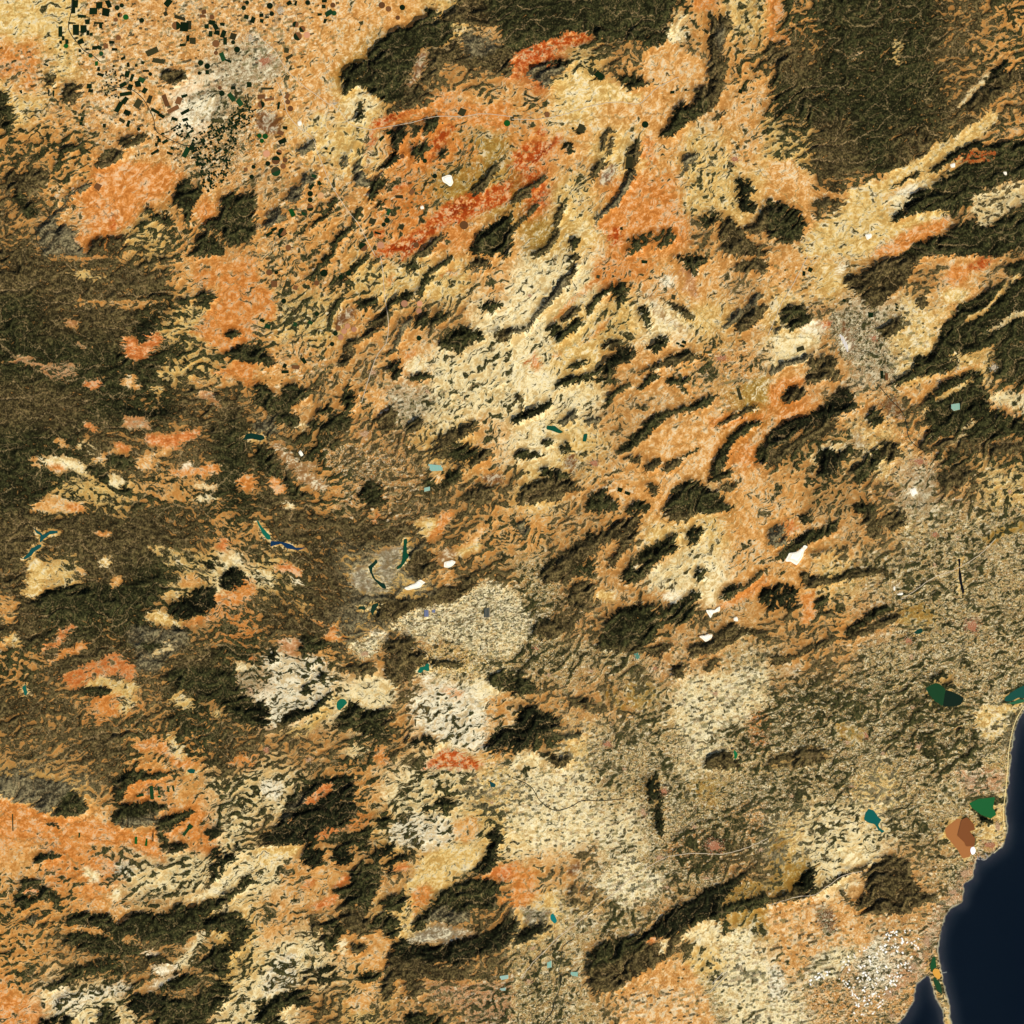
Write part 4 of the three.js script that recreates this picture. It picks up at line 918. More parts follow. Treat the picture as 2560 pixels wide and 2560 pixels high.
// ---------------------------------------------------------------- maps of the land, 2 pixels to a cell, 32 pixels beyond the photo on each side
const M0 = -32, MS = 2624, MN = 1312, MC = MS / MN;
const soilM = new Float32Array(MN * MN * 3), covM = new Float32Array(MN * MN * 3), densM = new Float32Array(MN * MN), parcM = new Float32Array(MN * MN), idM = new Uint16Array(MN * MN), ampM = new Float32Array(MN * MN).fill(1), polyM = new Float32Array(MN * MN);
const code = s => ({ L: s[0], d: s[1] === undefined ? 0.86 : Math.min(0.86, 0.07 + s[1] / 10), m: s[2] ? s[2] / 10 : 0 });
{
  const cells = CELLS.map(r => r.map(code)), k = 2560 / 24;
  for (let j = 0; j < MN; j++) for (let i = 0; i < MN; i++) {
    const px = M0 + (i + 0.5) * MC, py = M0 + (j + 0.5) * MC;
    const gx = clamp(px / k - 0.5 + 0.34 * fbm(px / 90, py / 90, 3), 0, 22.999), gy = clamp(py / k - 0.5 + 0.34 * fbm(px / 90 + 40, py / 90, 3), 0, 22.999);
    const ci = Math.floor(gx), cj = Math.floor(gy), fx = step(0.1, 0.9, gx - ci), fy = step(0.1, 0.9, gy - cj), o = j * MN + i;
    for (let b = 0; b < 2; b++) for (let a = 0; a < 2; a++) {
      const w = (a ? fx : 1 - fx) * (b ? fy : 1 - fy), c = cells[cj + b][ci + a];
      const s = SOILC[c.L] || (c.L === 'B' ? SOILC.V : c.L === 'G' ? SOILC.Y : SOILC.X), v = COVERC[c.L] || COVERC.F;
      for (let q = 0; q < 3; q++) { soilM[o * 3 + q] += w * s[q]; covM[o * 3 + q] += w * v[q]; }
      densM[o] += w * c.d; parcM[o] += w * c.m;
    }
  }
}
const RIDGES = [];
function fill(pts, f) {
  let y0 = 1e9, y1 = -1e9;
  for (const p of pts) { y0 = Math.min(y0, p[1]); y1 = Math.max(y1, p[1]); }
  for (let j = Math.max(0, Math.floor((y0 - M0) / MC)); j <= Math.min(MN - 1, Math.ceil((y1 - M0) / MC)); j++) {
    const y = M0 + (j + 0.5) * MC, xs = [];
    for (let i = 0, k = pts.length - 1; i < pts.length; k = i++) { const a = pts[i], b = pts[k]; if ((a[1] > y) !== (b[1] > y)) xs.push((b[0] - a[0]) * (y - a[1]) / (b[1] - a[1]) + a[0]); }
    xs.sort((a, b) => a - b);
    for (let q = 0; q + 1 < xs.length; q += 2) for (let i = Math.max(0, Math.round((xs[q] - M0) / MC)); i < Math.min(MN, Math.round((xs[q + 1] - M0) / MC)); i++) f(j * MN + i);
  }
}
// the outlines hold part of each cell's cover: what they do not hold is spread over the rest of the cell
{
  const held = new Float32Array(24 * 24), seen = new Float32Array(24 * 24), mark = new Uint8Array(MN * MN);
  for (const t in LAND) for (const line of LAND[t].split('\n')) { const k = line.indexOf(' '), c = code(line.slice(0, k)); fill(poly(t, line.slice(k + 1)), o => { mark[o] = COVER[c.L] ? 2 : 1; }); }
  const cellOf = o => clamp(Math.floor((M0 + (Math.floor(o / MN) + 0.5) * MC) / 106.67), 0, 23) * 24 + clamp(Math.floor((M0 + (o % MN + 0.5) * MC) / 106.67), 0, 23);
  for (let o = 0; o < mark.length; o++) { const k = cellOf(o); seen[k]++; if (mark[o] === 2) held[k]++; }
  for (let k = 0; k < held.length; k++) held[k] /= seen[k];
  for (let o = 0; o < mark.length; o++) {
    const x = clamp((M0 + (o % MN) * MC) / 106.67 - 0.5, 0, 22.999), y = clamp((M0 + Math.floor(o / MN) * MC) / 106.67 - 0.5, 0, 22.999), i = Math.floor(x), j = Math.floor(y), u = x - i, v = y - j;
    const h = (held[j * 24 + i] * (1 - u) + held[j * 24 + i + 1] * u) * (1 - v) + (held[j * 24 + 24 + i] * (1 - u) + held[j * 24 + 25 + i] * u) * v;
    densM[o] = clamp((densM[o] - 0.7 * h) / (1 - 0.62 * h), 0.1, 0.86); ampM[o] = 1 - 0.4 * step(0.55, 0.8, densM[o]);
  }
}
for (const t in LAND) for (const line of LAND[t].split('\n')) {
  const k = line.indexOf(' '), c = code(line.slice(0, k)), pts = poly(t, line.slice(k + 1));
  // corners on the rim of a square are drawn out past the photo's edge
  for (const p of pts) for (let q = 0; q < 2; q++) { if (p[q] < 4) p[q] = -40; if (p[q] > 2554) p[q] = 2600; }
  let id = 0;
  const big = Math.abs(pts.reduce((s, p, i) => { const n = pts[(i + 1) % pts.length]; return s + p[0] * n[1] - n[0] * p[1]; }, 0)) / 2;
  if (COVER[c.L] && big > 500) { RIDGES.push({ L: c.L, pts, c: centre(pts), big, d: c.d }); id = RIDGES.length; }
  fill(pts, o => {
    if (COVERC[c.L]) { for (let q = 0; q < 3; q++) covM[o * 3 + q] = COVERC[c.L][q]; idM[o] = id; }
    else { for (let q = 0; q < 3; q++) soilM[o * 3 + q] = SOILC[c.L][q]; idM[o] = 0; }
    densM[o] = COVERC[c.L] && c.d > 0.6 ? Math.min(0.92, c.d + 0.08) : c.d; ampM[o] = COVERC[c.L] ? (c.d > 0.75 ? 0.5 : 0.75) : 0.75; polyM[o] = COVERC[c.L] ? 1 : 0; if (c.m || !COVERC[c.L]) parcM[o] = c.m;
  });
}
// shores: bare pale rims round reservoirs, reeds round the lagoons
for (const w of WATERS) {
  const pts = poly(w[2], w[3]), [cx, cy] = centre(pts), green = w[0] === 'lagoon' && !['0xAD', '0xA6'].includes('0x' + (w[1] >> 16).toString(16).toUpperCase());
  for (let a = 0; a < 8; a++) { const e = green ? 3.4 : 3; fill(pts.map(p => [p[0] + e * Math.cos(a * 0.785), p[1] + e * Math.sin(a * 0.785)]), o => { for (let q = 0; q < 3; q++) { soilM[o * 3 + q] = SOILC.Y[q]; covM[o * 3 + q] = COVERC.F[q]; } densM[o] = green ? 0.62 : 0.2; parcM[o] = 0; polyM[o] = 0; idM[o] = 0; }); }
}
function blur(src, n, ch, r) {
  const tmp = new Float32Array(src.length), w = 1 / (2 * r + 1);
  for (let j = 0; j < n; j++) for (let q = 0; q < ch; q++) { let s = 0; const at = i => src[(j * n + clamp(i, 0, n - 1)) * ch + q]; for (let i = -r; i <= r; i++) s += at(i); for (let i = 0; i < n; i++) { tmp[(j * n + i) * ch + q] = s * w; s += at(i + r + 1) - at(i - r); } }
  for (let i = 0; i < n; i++) for (let q = 0; q < ch; q++) { let s = 0; const at = j => tmp[(clamp(j, 0, n - 1) * n + i) * ch + q]; for (let j = -r; j <= r; j++) s += at(j); for (let j = 0; j < n; j++) { src[(j * n + i) * ch + q] = s * w; s += at(j + r + 1) - at(j - r); } }
}
blur(soilM, MN, 3, 3); blur(covM, MN, 3, 3); blur(densM, MN, 1, 1); blur(densM, MN, 1, 1); blur(ampM, MN, 1, 2); blur(polyM, MN, 1, 2); blur(polyM, MN, 1, 2);
const densWide = densM.slice(); blur(densWide, MN, 1, 5); blur(densWide, MN, 1, 5);
function sample(map, n, ch, q, px, py) {
  const x = clamp((px - M0) / MS * n - 0.5, 0, n - 1.001), y = clamp((py - M0) / MS * n - 0.5, 0, n - 1.001), i = Math.floor(x), j = Math.floor(y), u = x - i, v = y - j, o = (j * n + i) * ch + q;
  return (map[o] * (1 - u) + map[o + ch] * u) * (1 - v) + (map[o + n * ch] * (1 - u) + map[o + n * ch + ch] * u) * v;
}

// ---------------------------------------------------------------- grain of the country: noise drawn out along the strike of the ridges
const ANG = Array.from({ length: 8 }, (_, i) => (-45 + i * 22.5) * Math.PI / 180).map(a => [Math.cos(a), -Math.sin(a)]);
const strikeAt = (px, py) => {
  const x = clamp(px / 320 - 0.5, 0, 6.999), y = clamp(py / 320 - 0.5, 0, 6.999), i = Math.floor(x), j = Math.floor(y), u = x - i, v = y - j;
  return (STRIKE[j][i] * (1 - u) + STRIKE[j][i + 1] * u) * (1 - v) + (STRIKE[j + 1][i] * (1 - u) + STRIKE[j + 1][i + 1] * u) * v;
};
function grain(px, py, ang, along, across, oct, ridged) {
  const g = clamp((ang + 45) / 22.5, 0, 6.999), k = Math.floor(g), f = step(0.25, 0.75, g - k);
  let s = 0;
  for (let q = 0; q < 2; q++) {
    const w = q ? f : 1 - f; if (w < 0.01) continue;
    const [c, d] = ANG[k + q]; let x = (px * c + py * d) / along + k * 3.7 + q * 3.7, y = (-px * d + py * c) / across, a = 1, t = 0;
    for (let o = 0; o < oct; o++) { const n = noise(x, y); t += a * (ridged ? 0.7 - 2 * Math.abs(n) : n); x = x * 2.02 + 5.2; y = y * 2.02 + 1.3; a *= 0.55; }
    s += w * t;
  }
  return s;
}

// ---------------------------------------------------------------- heights: 992 x 992 cells, carved by running water
const HN = 993, HC = MS / (HN - 1), seaPts = poly(null, SEA), bayPts = poly(null, BAY);
const H = new Float32Array(HN * HN), sd = new Float32Array(HN * HN), wet = new Uint8Array(HN * HN);
for (let j = 0; j < HN; j++) for (let i = 0; i < HN; i++) {
  const px = M0 + i * HC, py = M0 + j * HC;
  if (px > 2180 && py > 1500) wet[j * HN + i] = inside(seaPts, px + 2.2 * noise(px / 13, py / 13), py + 2.2 * noise(px / 13 + 9, py / 13)) ? 1 : inside(bayPts, px + 2 * noise(px / 11, py / 11), py) ? 2 : 0;
}
// distance to the shore, in pixels, positive inland
{
  const pass = (mask, out) => {
    for (let o = 0; o < out.length; o++) out[o] = mask(o) ? 0 : 1e6;
    const rel = (o, p, d) => { if (out[p] + d < out[o]) out[o] = out[p] + d; };
    for (let j = 0; j < HN; j++) for (let i = 0; i < HN; i++) { const o = j * HN + i; if (i) rel(o, o - 1, HC); if (j) { rel(o, o - HN, HC); if (i) rel(o, o - HN - 1, HC * 1.414); if (i < HN - 1) rel(o, o - HN + 1, HC * 1.414); } }
    for (let j = HN - 1; j >= 0; j--) for (let i = HN - 1; i >= 0; i--) { const o = j * HN + i; if (i < HN - 1) rel(o, o + 1, HC); if (j < HN - 1) { rel(o, o + HN, HC); if (i < HN - 1) rel(o, o + HN + 1, HC * 1.414); if (i) rel(o, o + HN - 1, HC * 1.414); } }
  };
  const a = new Float32Array(HN * HN); pass(o => wet[o] > 0, sd); pass(o => wet[o] === 0, a);
  for (let o = 0; o < sd.length; o++) sd[o] = wet[o] ? -(a[o] - HC / 2) : sd[o] - HC / 2;
}
const lift = new Float32Array(HN * HN);
for (let j = 0; j < HN; j++) for (let i = 0; i < HN; i++) {
  const px = M0 + i * HC, py = M0 + j * HC, o = j * HN + i, d = sample(densWide, MN, 1, 0, px, py), g = strikeAt(px, py);
  const up = step(0.12, 0.85, d), own = sample(polyM, MN, 1, 0, px + 5 * noise(px / 9, py / 9), py + 5 * noise(px / 9 + 5, py / 9));
  lift[o] = up;
  const far = sd[o] > 0 ? sd[o] : 0;
  H[o] = 8 + 240 * (1 - Math.exp(-far / 420)) + 0.16 * far + 40 * fbm(px / 300, py / 300, 3) * step(0, 300, far)
    + step(0, 60, far) * (260 * own + up * (420 + 520 * grain(px + 24 * noise(px / 60, py / 60) + 9 * noise(px / 22, py / 22), py + 24 * noise(px / 60 + 7, py / 60) + 9 * noise(px / 22 + 4, py / 22), g, 80, 30, 2, true)) + (0.2 + 0.8 * up) * 150 * fbm(px / 30 + 3, py / 30, 3) + 8 * noise(px / 5, py / 5) * (0.3 + up));
  if (wet[o]) H[o] = -5;
}
const area = new Float32Array(HN * HN);
{
  const N = HN * HN, rcv = new Int32Array(N), done = new Uint8Array(N), order = new Int32Array(N), fillH = new Float32Array(N);
  const hk = new Float32Array(N + 8), hv = new Int32Array(N + 8); let hn = 0;
  const push = (k, v) => { let i = hn++; while (i) { const p = (i - 1) >> 1; if (hk[p] <= k) break; hk[i] = hk[p]; hv[i] = hv[p]; i = p; } hk[i] = k; hv[i] = v; };
  const pop = () => { const v = hv[0], k = hk[--hn], w = hv[hn]; let i = 0; for (;;) { let c = 2 * i + 1; if (c >= hn) break; if (c + 1 < hn && hk[c + 1] < hk[c]) c++; if (hk[c] >= k) break; hk[i] = hk[c]; hv[i] = hv[c]; i = c; } hk[i] = k; hv[i] = w; return v; };
  const D = [-1, 1, -HN, HN, -HN - 1, -HN + 1, HN - 1, HN + 1];
  for (let round = 0; round < 9; round++) {
    done.fill(0); hn = 0; let n = 0;
    for (let i = 0; i < HN; i++) for (const o of [i, (HN - 1) * HN + i, i * HN, i * HN + HN - 1]) if (!done[o]) { done[o] = 1; rcv[o] = o; fillH[o] = H[o]; push(H[o], o); }
    for (let o = 0; o < N; o++) if (wet[o] && !done[o] && sd[o] > -4 * HC) { done[o] = 1; rcv[o] = o; fillH[o] = H[o]; push(H[o], o); }
    while (hn) {
      const o = pop(); order[n++] = o; const i = o % HN, j = (o / HN) | 0;
      for (let q = 0; q < 8; q++) {
        const p = o + D[q], a = p % HN;
        if (p < 0 || p >= N || Math.abs(a - i) > 1 || done[p]) continue;
        done[p] = 1; rcv[p] = o; fillH[p] = Math.max(H[p], fillH[o] + 0.01); push(fillH[p], p);
      }
    }
    area.fill(1);
    for (let k = n - 1; k >= 0; k--) { const o = order[k]; if (rcv[o] !== o) area[rcv[o]] += area[o]; }
    for (let k = 0; k < n; k++) { const o = order[k], r = rcv[o]; if (r === o || wet[o]) continue; const c = 0.11 * (0.2 + 0.8 * lift[o]) * Math.pow(area[o], 0.42); H[o] = (Math.max(H[o], fillH[o] - 6) + c * H[r]) / (1 + c); }
  }
  // creep rounds the crests off a little
  const tmp = H.slice();
  for (let j = 1; j < HN - 1; j++) for (let i = 1; i < HN - 1; i++) { const o = j * HN + i; H[o] = 0.68 * tmp[o] + 0.08 * (tmp[o - 1] + tmp[o + 1] + tmp[o - HN] + tmp[o + HN]); }
}
for (let o = 0; o < H.length; o++) {
  if (sd[o] > 0) H[o] = Math.max(H[o] * step(-10, 60, sd[o]) + 5, 5 + 0.12 * sd[o]);
  else H[o] = Math.max(-1 + 1.6 * sd[o], -60 - 0.05 * -sd[o]);
}
const tpi = H.slice(); { const b = H.slice(); blur(b, HN, 1, 3); for (let o = 0; o < tpi.length; o++) tpi[o] -= b[o]; }
const logA = area.map(a => Math.log2(a));
const sampleH = (map, px, py) => { const x = clamp((px - M0) / HC, 0, HN - 1.001), y = clamp((py - M0) / HC, 0, HN - 1.001), i = Math.floor(x), j = Math.floor(y), u = x - i, v = y - j, o = j * HN + i; return (map[o] * (1 - u) + map[o + 1] * u) * (1 - v) + (map[o + HN] * (1 - u) + map[o + HN + 1] * u) * v; };

// ground is levelled where people have levelled it (and where water lies): gives the level of the site
const RELIEF = H.slice();
function level(pts, grow = 1.6) {
  let x0 = 1e9, x1 = -1e9, y0 = 1e9, y1 = -1e9, s = 0;
  for (const p of pts) { x0 = Math.min(x0, p[0]); x1 = Math.max(x1, p[0]); y0 = Math.min(y0, p[1]); y1 = Math.max(y1, p[1]); s += sampleH(RELIEF, p[0], p[1]); }
  const h = Math.max(6, s / pts.length), r = grow * HC, [cx, cy] = centre(pts), kx = 1 + r / Math.max(4, (x1 - x0) / 2), ky = 1 + r / Math.max(4, (y1 - y0) / 2);
  const fat = pts.map(p => [cx + (p[0] - cx) * kx, cy + (p[1] - cy) * ky]);
  for (let j = Math.max(0, Math.floor((y0 - r - M0) / HC) - 1); j <= Math.min(HN - 1, Math.ceil((y1 + r - M0) / HC) + 1); j++) for (let i = Math.max(0, Math.floor((x0 - r - M0) / HC) - 1); i <= Math.min(HN - 1, Math.ceil((x1 + r - M0) / HC) + 1); i++) {
    const px = M0 + i * HC, py = M0 + j * HC; if (inside(fat, px, py) || inside(pts, px, py)) H[j * HN + i] = h;
  }
  return h;
}
// ---------------------------------------------------------------- level the sites
const SITES = [];
{ const b = RELIEF.slice(); blur(b, HN, 1, 9); for (let o = 0; o < b.length; o++) RELIEF[o] = b[o]; }
function site(pts, grow) { const s = { pts, h: level(pts, grow), grow }; SITES.push(s); return s; }
const pivots = [], fields = [], towns = [], quarries = [], solars = [], houses = [], waters = [];
for (const w of WATERS) { const pts = natural(poly(w[2], w[3]), w[0] === 'lagoon' ? 0.5 : 1.1, 3); waters.push({ name: w[0], tone: w[1], label: w[4], ...site(pts, 2) }); }
for (const t in PIVOTS) for (const s of PIVOTS[t].trim().split(/\s+/)) {
  const [x, y, r, k] = s.split(','), [px, py] = tileXY(t, +x, +y), R = r * 3.5;
  pivots.push({ x: px, y: py, r: R, tone: k[0], half: k[1] === 'h', turn: hash(px, py) * 6.28, ...site(Array.from({ length: 20 }, (_, i) => [px + R * Math.cos(i * Math.PI / 10), py + R * Math.sin(i * Math.PI / 10)])) });
}
for (const t in FIELDS) for (const s of FIELDS[t].trim().split(/\s+/)) {
  const [x, y, w, h, a, k] = s.split(','), [px, py] = tileXY(t, +x, +y), j = i => (hash(px * 3, py * 3, i) - 0.5) * 2.2;
  const pts = quad(px, py, w * 3.9, h * 3.9, (a || 0) * Math.PI / 180).map((p, i) => [p[0] + j(i), p[1] + j(i + 9)]);
  fields.push({ x: px, y: py, w: Math.max(w, h), n: Math.min(w, h), tone: k || 'D', ...site(pts) });
}
for (const [region, n, turn, size] of [[DENSE, 215, -0.5, 5.8], [PATCHWORK, 40, -0.2, 4]]) {
  const c = Math.cos(turn), s = Math.sin(turn), [ox, oy] = centre(region), list = [];
  for (let j = -24; j < 24; j++) for (let i = -24; i < 24; i++) {
    const u = (i + 0.34 * (hash(i, j, 5) - 0.5) + 0.5 * (j & 1)) * size * 1.25, v = (j + 0.3 * (hash(i, j, 6) - 0.5)) * size, x = ox + u * c - v * s, y = oy + u * s + v * c;
    if (!inside(region, x, y) || hash(i, j, 1) > 0.8) continue;
    list.push([hash(i, j, 2), quad(x, y, size * (0.8 + 0.9 * hash(i, j, 3)), size * (0.55 + 0.6 * hash(i, j, 4)), turn + (hash(i, j, 8) < 0.3 ? 1.57 : 0)), x, y]);
  }
  list.sort((a, b) => a[0] - b[0]);
  for (const [k, [q, pts, x, y]] of list.slice(0, n).entries()) fields.push({ spare: k >= (region === DENSE ? 72 : 22), x, y, w: 1, n: 1, cluster: region === DENSE ? 1 : 2, tone: q < 0.75 ? 'D' : 'V', ...site(pts) });
}
for (const [t, x, y, rx, ry, tone, label] of TOWNS) {
  const [px, py] = tileXY(t, x, y), pts = [];
  for (let i = 0; i < 48; i++) { const a = i / 48 * Math.PI * 2, k = 1 + 0.42 * noise(Math.cos(a) * 1.7 + px, Math.sin(a) * 1.7 + py) + 0.25 * noise(Math.cos(a) * 4 + py, Math.sin(a) * 4 + px); pts.push([px + rx * k * Math.cos(a), py + ry * k * Math.sin(a)]); }
  towns.push({ x: px, y: py, rx, ry, tone, label, ...site(pts, 1) });
}
for (const [t, s, label] of QUARRIES) quarries.push({ label, ...site(natural(poly(t, s), 1.2, 3), 1.4) });
for (const [t, s, tone, label] of SOLAR) solars.push({ label, tone, ...site(poly(t, s)) });
{
  const list = [];
  for (let k = 0; list.length < 190 && k < 9000; k++) {
    const x = 1920 + rnd() * 640, y = 2280 + rnd() * 280; if (!inside(GREENHOUSES, x, y) || noise(x / 17, y / 17) < 0.02) continue;
    if (list.some(p => Math.hypot(p[0] - x, p[1] - y) < 4.2)) continue; list.push([x, y]);
    houses.push({ x, y, turn: 0.62 + (rnd() - 0.5) * 0.2 + (rnd() < 0.4 ? 1.57 : 0), w: 3.2 + rnd() * 4, d: 2.4 + rnd() * 2.4, ...site(quad(x, y, 7, 7, 0), 0.6) });
  }
}
// a second look: no site is left under the ground of its neighbour
for (const s of SITES) {
  let x0 = 1e9, x1 = -1e9, y0 = 1e9, y1 = -1e9; for (const p of s.pts) { x0 = Math.min(x0, p[0]); x1 = Math.max(x1, p[0]); y0 = Math.min(y0, p[1]); y1 = Math.max(y1, p[1]); }
  for (let j = Math.max(0, Math.floor((y0 - M0) / HC)); j <= Math.min(HN - 1, Math.ceil((y1 - M0) / HC)); j++) for (let i = Math.max(0, Math.floor((x0 - M0) / HC)); i <= Math.min(HN - 1, Math.ceil((x1 - M0) / HC)); i++) { const o = j * HN + i; if (H[o] > s.h) H[o] = s.h; }
}
for (let o = 0; o < H.length; o++) if (!wet[o] && H[o] < 4) H[o] = 4;
const ground = (px, py) => sampleH(H, px, py);

// ---------------------------------------------------------------- what the ground is made of: one map of soils, scrub, woods and small parcels
const TN = 2048, tex = new Uint8Array(TN * TN * 4), woods = new Uint8Array(TN * TN), ridgeOf = new Uint16Array(TN * TN);
const LUT = new Uint8Array(4097); for (let i = 0; i <= 4096; i++) LUT[i] = Math.round(toSrgb(i / 4096 * ALBEDO));
{
  const cream = rgb(0xFBEBC0), thin = rgb(0x7C6A3E), gravel = rgb(0xC0A06C), orange = rgb(0xD98C44), dark = rgb(0x1E2412), olive = rgb(0x6A6238), brown = rgb(0x8A6A44), weed = rgb(0x4C4A4E), sand = rgb(0xD8C8A0);
  const col = [0, 0, 0], to = (c, w) => { for (let q = 0; q < 3; q++) col[q] += (c[q] - col[q]) * w; };
  for (let j = 0; j < TN; j++) for (let i = 0; i < TN; i++) {
    const px = M0 + (i + 0.5) / TN * MS, py = M0 + (j + 0.5) / TN * MS, o = j * TN + i;
    const dist = px > 2150 && py > 1480 ? sampleH(sd, px, py) : 999;
    if (dist < -1) {
      const w = step(-0.4, 0.3, 0.5 * fbm(px / 22, py / 22, 3) - dist / 6 - 0.5);
      for (let q = 0; q < 3; q++) col[q] = sand[q] + (weed[q] - sand[q]) * w;
    } else {
      const n1 = noise(px / 34, py / 34), n2 = noise(px / 34 + 60, py / 34), n3 = noise(px / 11, py / 11 + 31), n4 = noise(px / 11 + 71, py / 11), n5 = noise(px / 4.6, py / 4.6 + 12), n6 = noise(px / 4.6 + 27, py / 4.6);
      const g = strikeAt(px, py), sg = Math.sin(g * Math.PI / 180), cg = Math.cos(g * Math.PI / 180);
      // edges fray: drawn out along the strike, notched by gullies across it
      const spur = 5.5 * grain(px + 4 * n3, py + 4 * n4, g, 4.8, 20, 2, false), drag = 17 * grain(px + 5 * n3, py + 5 * n4, g, 44, 4.6, 2, false);
      const X = px + 4 * n1 + 3 * n3 + 1.6 * n5 + spur * sg + drag * cg, Y = py + 4 * n2 + 3 * n4 + 1.6 * n6 + spur * cg - drag * sg;
      const d = sample(densM, MN, 1, 0, X, Y), m = sample(parcM, MN, 1, 0, X, Y);
      const wxx = px + 16 * n1 + 5 * n3, wyy = py + 16 * n2 + 5 * n4;   // folds bend the grain
      const fine = noise(px / 2.7, py / 2.7), mid = fbm(px / 15 + 5, py / 15, 3), str = grain(wxx, wyy, g, 21, 4.4, 2, false), strBig = grain(wxx, wyy, g, 56, 12, 2, false), broad = noise(px / 75 + 9, py / 75), rid = grain(wxx, wyy, g, 40, 9, 2, true);
      const la = sampleH(logA, px + 2.2 * n5 + 3 * n3, py + 2.2 * n6 + 3 * n4), tp = clamp(sampleH(tpi, px, py) / 26, -1, 1);
      for (let q = 0; q < 3; q++) col[q] = sample(soilM, MN, 3, q, X, Y);
      // mottling of the soil: paler and redder patches, streaked along the strike
      const t = 0.7 * mid + 0.65 * str + 0.5 * strBig + 0.4 * fine + 0.4 * tp + 0.4 * n5 + 0.4 * broad + 0.04 - 0.5 * clamp(rid - 0.36);
      const red = clamp((0.44 - col[1] / col[0]) * 5); if (red > 0) to(orange, red * clamp(0.3 + 1.2 * mid + 0.9 * n5 + 0.5 * str, 0, 0.85));
      if (t > 0) to(cream, Math.min(0.8, t * 1.15) * clamp((col[1] / col[0] - 0.14) * 2.1)); else { const w = Math.min(0.85, -t * 1.15); col[0] *= 1 - 0.42 * w; col[1] *= 1 - 0.55 * w; col[2] *= 1 - 0.72 * w; }
      // parcels: small fields turned to the lie of the land
      if (m > 0.16) {
        const a = (Math.floor((g + 45) / 22.5) * 22.5 - 45) * 0.6 * Math.PI / 180, c = Math.cos(a), s = Math.sin(a), ps = m > 0.55 ? 4.2 : broad > 0 ? 8 : 5.8;
        const rx = (px + 1.2 * n3) * c - (py + 1.2 * n4) * s, ry = (px + 1.2 * n3) * s + (py + 1.2 * n4) * c, row = Math.floor(ry / ps * 1.35), ux = rx / ps + hash(row, 7) * 5;
        const id = Math.floor(ux), long = hash(id >> 1, row, 2) < 0.4 ? id >> 1 : id + 7777, hh = hash(long, row, 3);
        const p = Math.min(0.95, m * 1.15 + 0.25 * broad * (m > 0.2 ? 1 : 0));
        if (hash(long, row, 9) < p) {
          if (hh < 0.22) to(dark, 0.88); else if (hh < 0.46) to(olive, 0.75); else if (hh < 0.7) to(brown, 0.6); else if (hh < 0.82) to(cream, 0.5);
        }
        if (m > 0.2) { const sp = noise(px / 1.9, py / 1.9) + 0.5 * fine; if (sp > 0.3) to(cream, 0.5 * Math.min(1, m * 1.4)); else if (sp < -0.22) to(dark, 0.66 * Math.min(1, m * 1.3)); }
      }
      // scrub and woods: on the crests and along the strike, as thick as the land has them
      const amp = sample(ampM, MN, 1, 0, X, Y);
      const F = (d - 0.5) * 2.4 + amp * (0.8 * strBig + 0.7 * str + 0.45 * mid + 0.75 * clamp(rid - 0.34) + (0.1 + 0.3 * d) * fine + 0.5 * d * n5 + 0.55 * tp + 0.5 * broad - 0.1);
      if (F < 0 && F > -0.75) to(thin, step(-0.75, -0.1, F + 0.3 * n5 + 0.2 * fine) * 0.3);   // thin scrub round the woods
      const c = step(-0.12, 0.12, F);
      if (c > 0) {
        const v = 0.5 * mid + 0.7 * fine + 0.5 * str + 0.9 * n5 + 0.3 * tp + 0.35 * broad;
        const k = v > 0 ? 1 + 1.5 * v : 1 / (1 - 2.2 * v), pale = clamp(v * 0.6 - 0.3 - 0.25 * tp, 0, 0.5);
        for (let q = 0; q < 3; q++) { const b = sample(covM, MN, 3, q, X, Y) * k; col[q] += (b + (brown[q] - b) * pale - col[q]) * c; }
      }
      // stream beds: bare gravel among woods, dark thickets across open soil
      if (la > 3) {
        const w = step(3, 6.2, la) * clamp(0.55 + 0.7 * fine + 0.5 * mid);
        if (c > 0.5) to(gravel, clamp(0.55 * w)); else to(n1 + broad < 0 ? olive : dark, clamp(0.7 * w * (1 - 0.6 * m)));
      }
      // dirt tracks and lanes
      const tr = Math.min(Math.abs(noise(px / 62 + 3, py / 62 + 0.02 * n5)), Math.abs(noise(px / 47 + 50, py / 47)));
      if (tr < 0.016 && broad > -0.25) to(c > 0.5 ? gravel : brown, (c > 0.5 ? 0.24 : 0.22) * (1 - tr / 0.016));
      const f2 = 1 + 0.16 * (hash(i, j, 1) - 0.5); for (let q = 0; q < 3; q++) col[q] *= f2;
      if (c > 0.5) { woods[o] = 1; const mi = clamp(Math.floor((X - M0) / MC), 0, MN - 1), mj = clamp(Math.floor((Y - M0) / MC), 0, MN - 1); ridgeOf[o] = idM[mj * MN + mi]; }
    }
    tex[o * 4] = LUT[clamp(Math.round(col[0] * 4096), 0, 4096)]; tex[o * 4 + 1] = LUT[clamp(Math.round(col[1] * 4096), 0, 4096)]; tex[o * 4 + 2] = LUT[clamp(Math.round(col[2] * 4096), 0, 4096)]; tex[o * 4 + 3] = 255;
  }
}
const landMap = new THREE.DataTexture(tex, TN, TN);
landMap.colorSpace = THREE.SRGBColorSpace; landMap.magFilter = THREE.LinearFilter; landMap.minFilter = THREE.LinearFilter; landMap.needsUpdate = true;
const landMaterial = new THREE.MeshPhysicalMaterial({ map: landMap, roughness: 1, metalness: 0, specularIntensity: 0.08 });

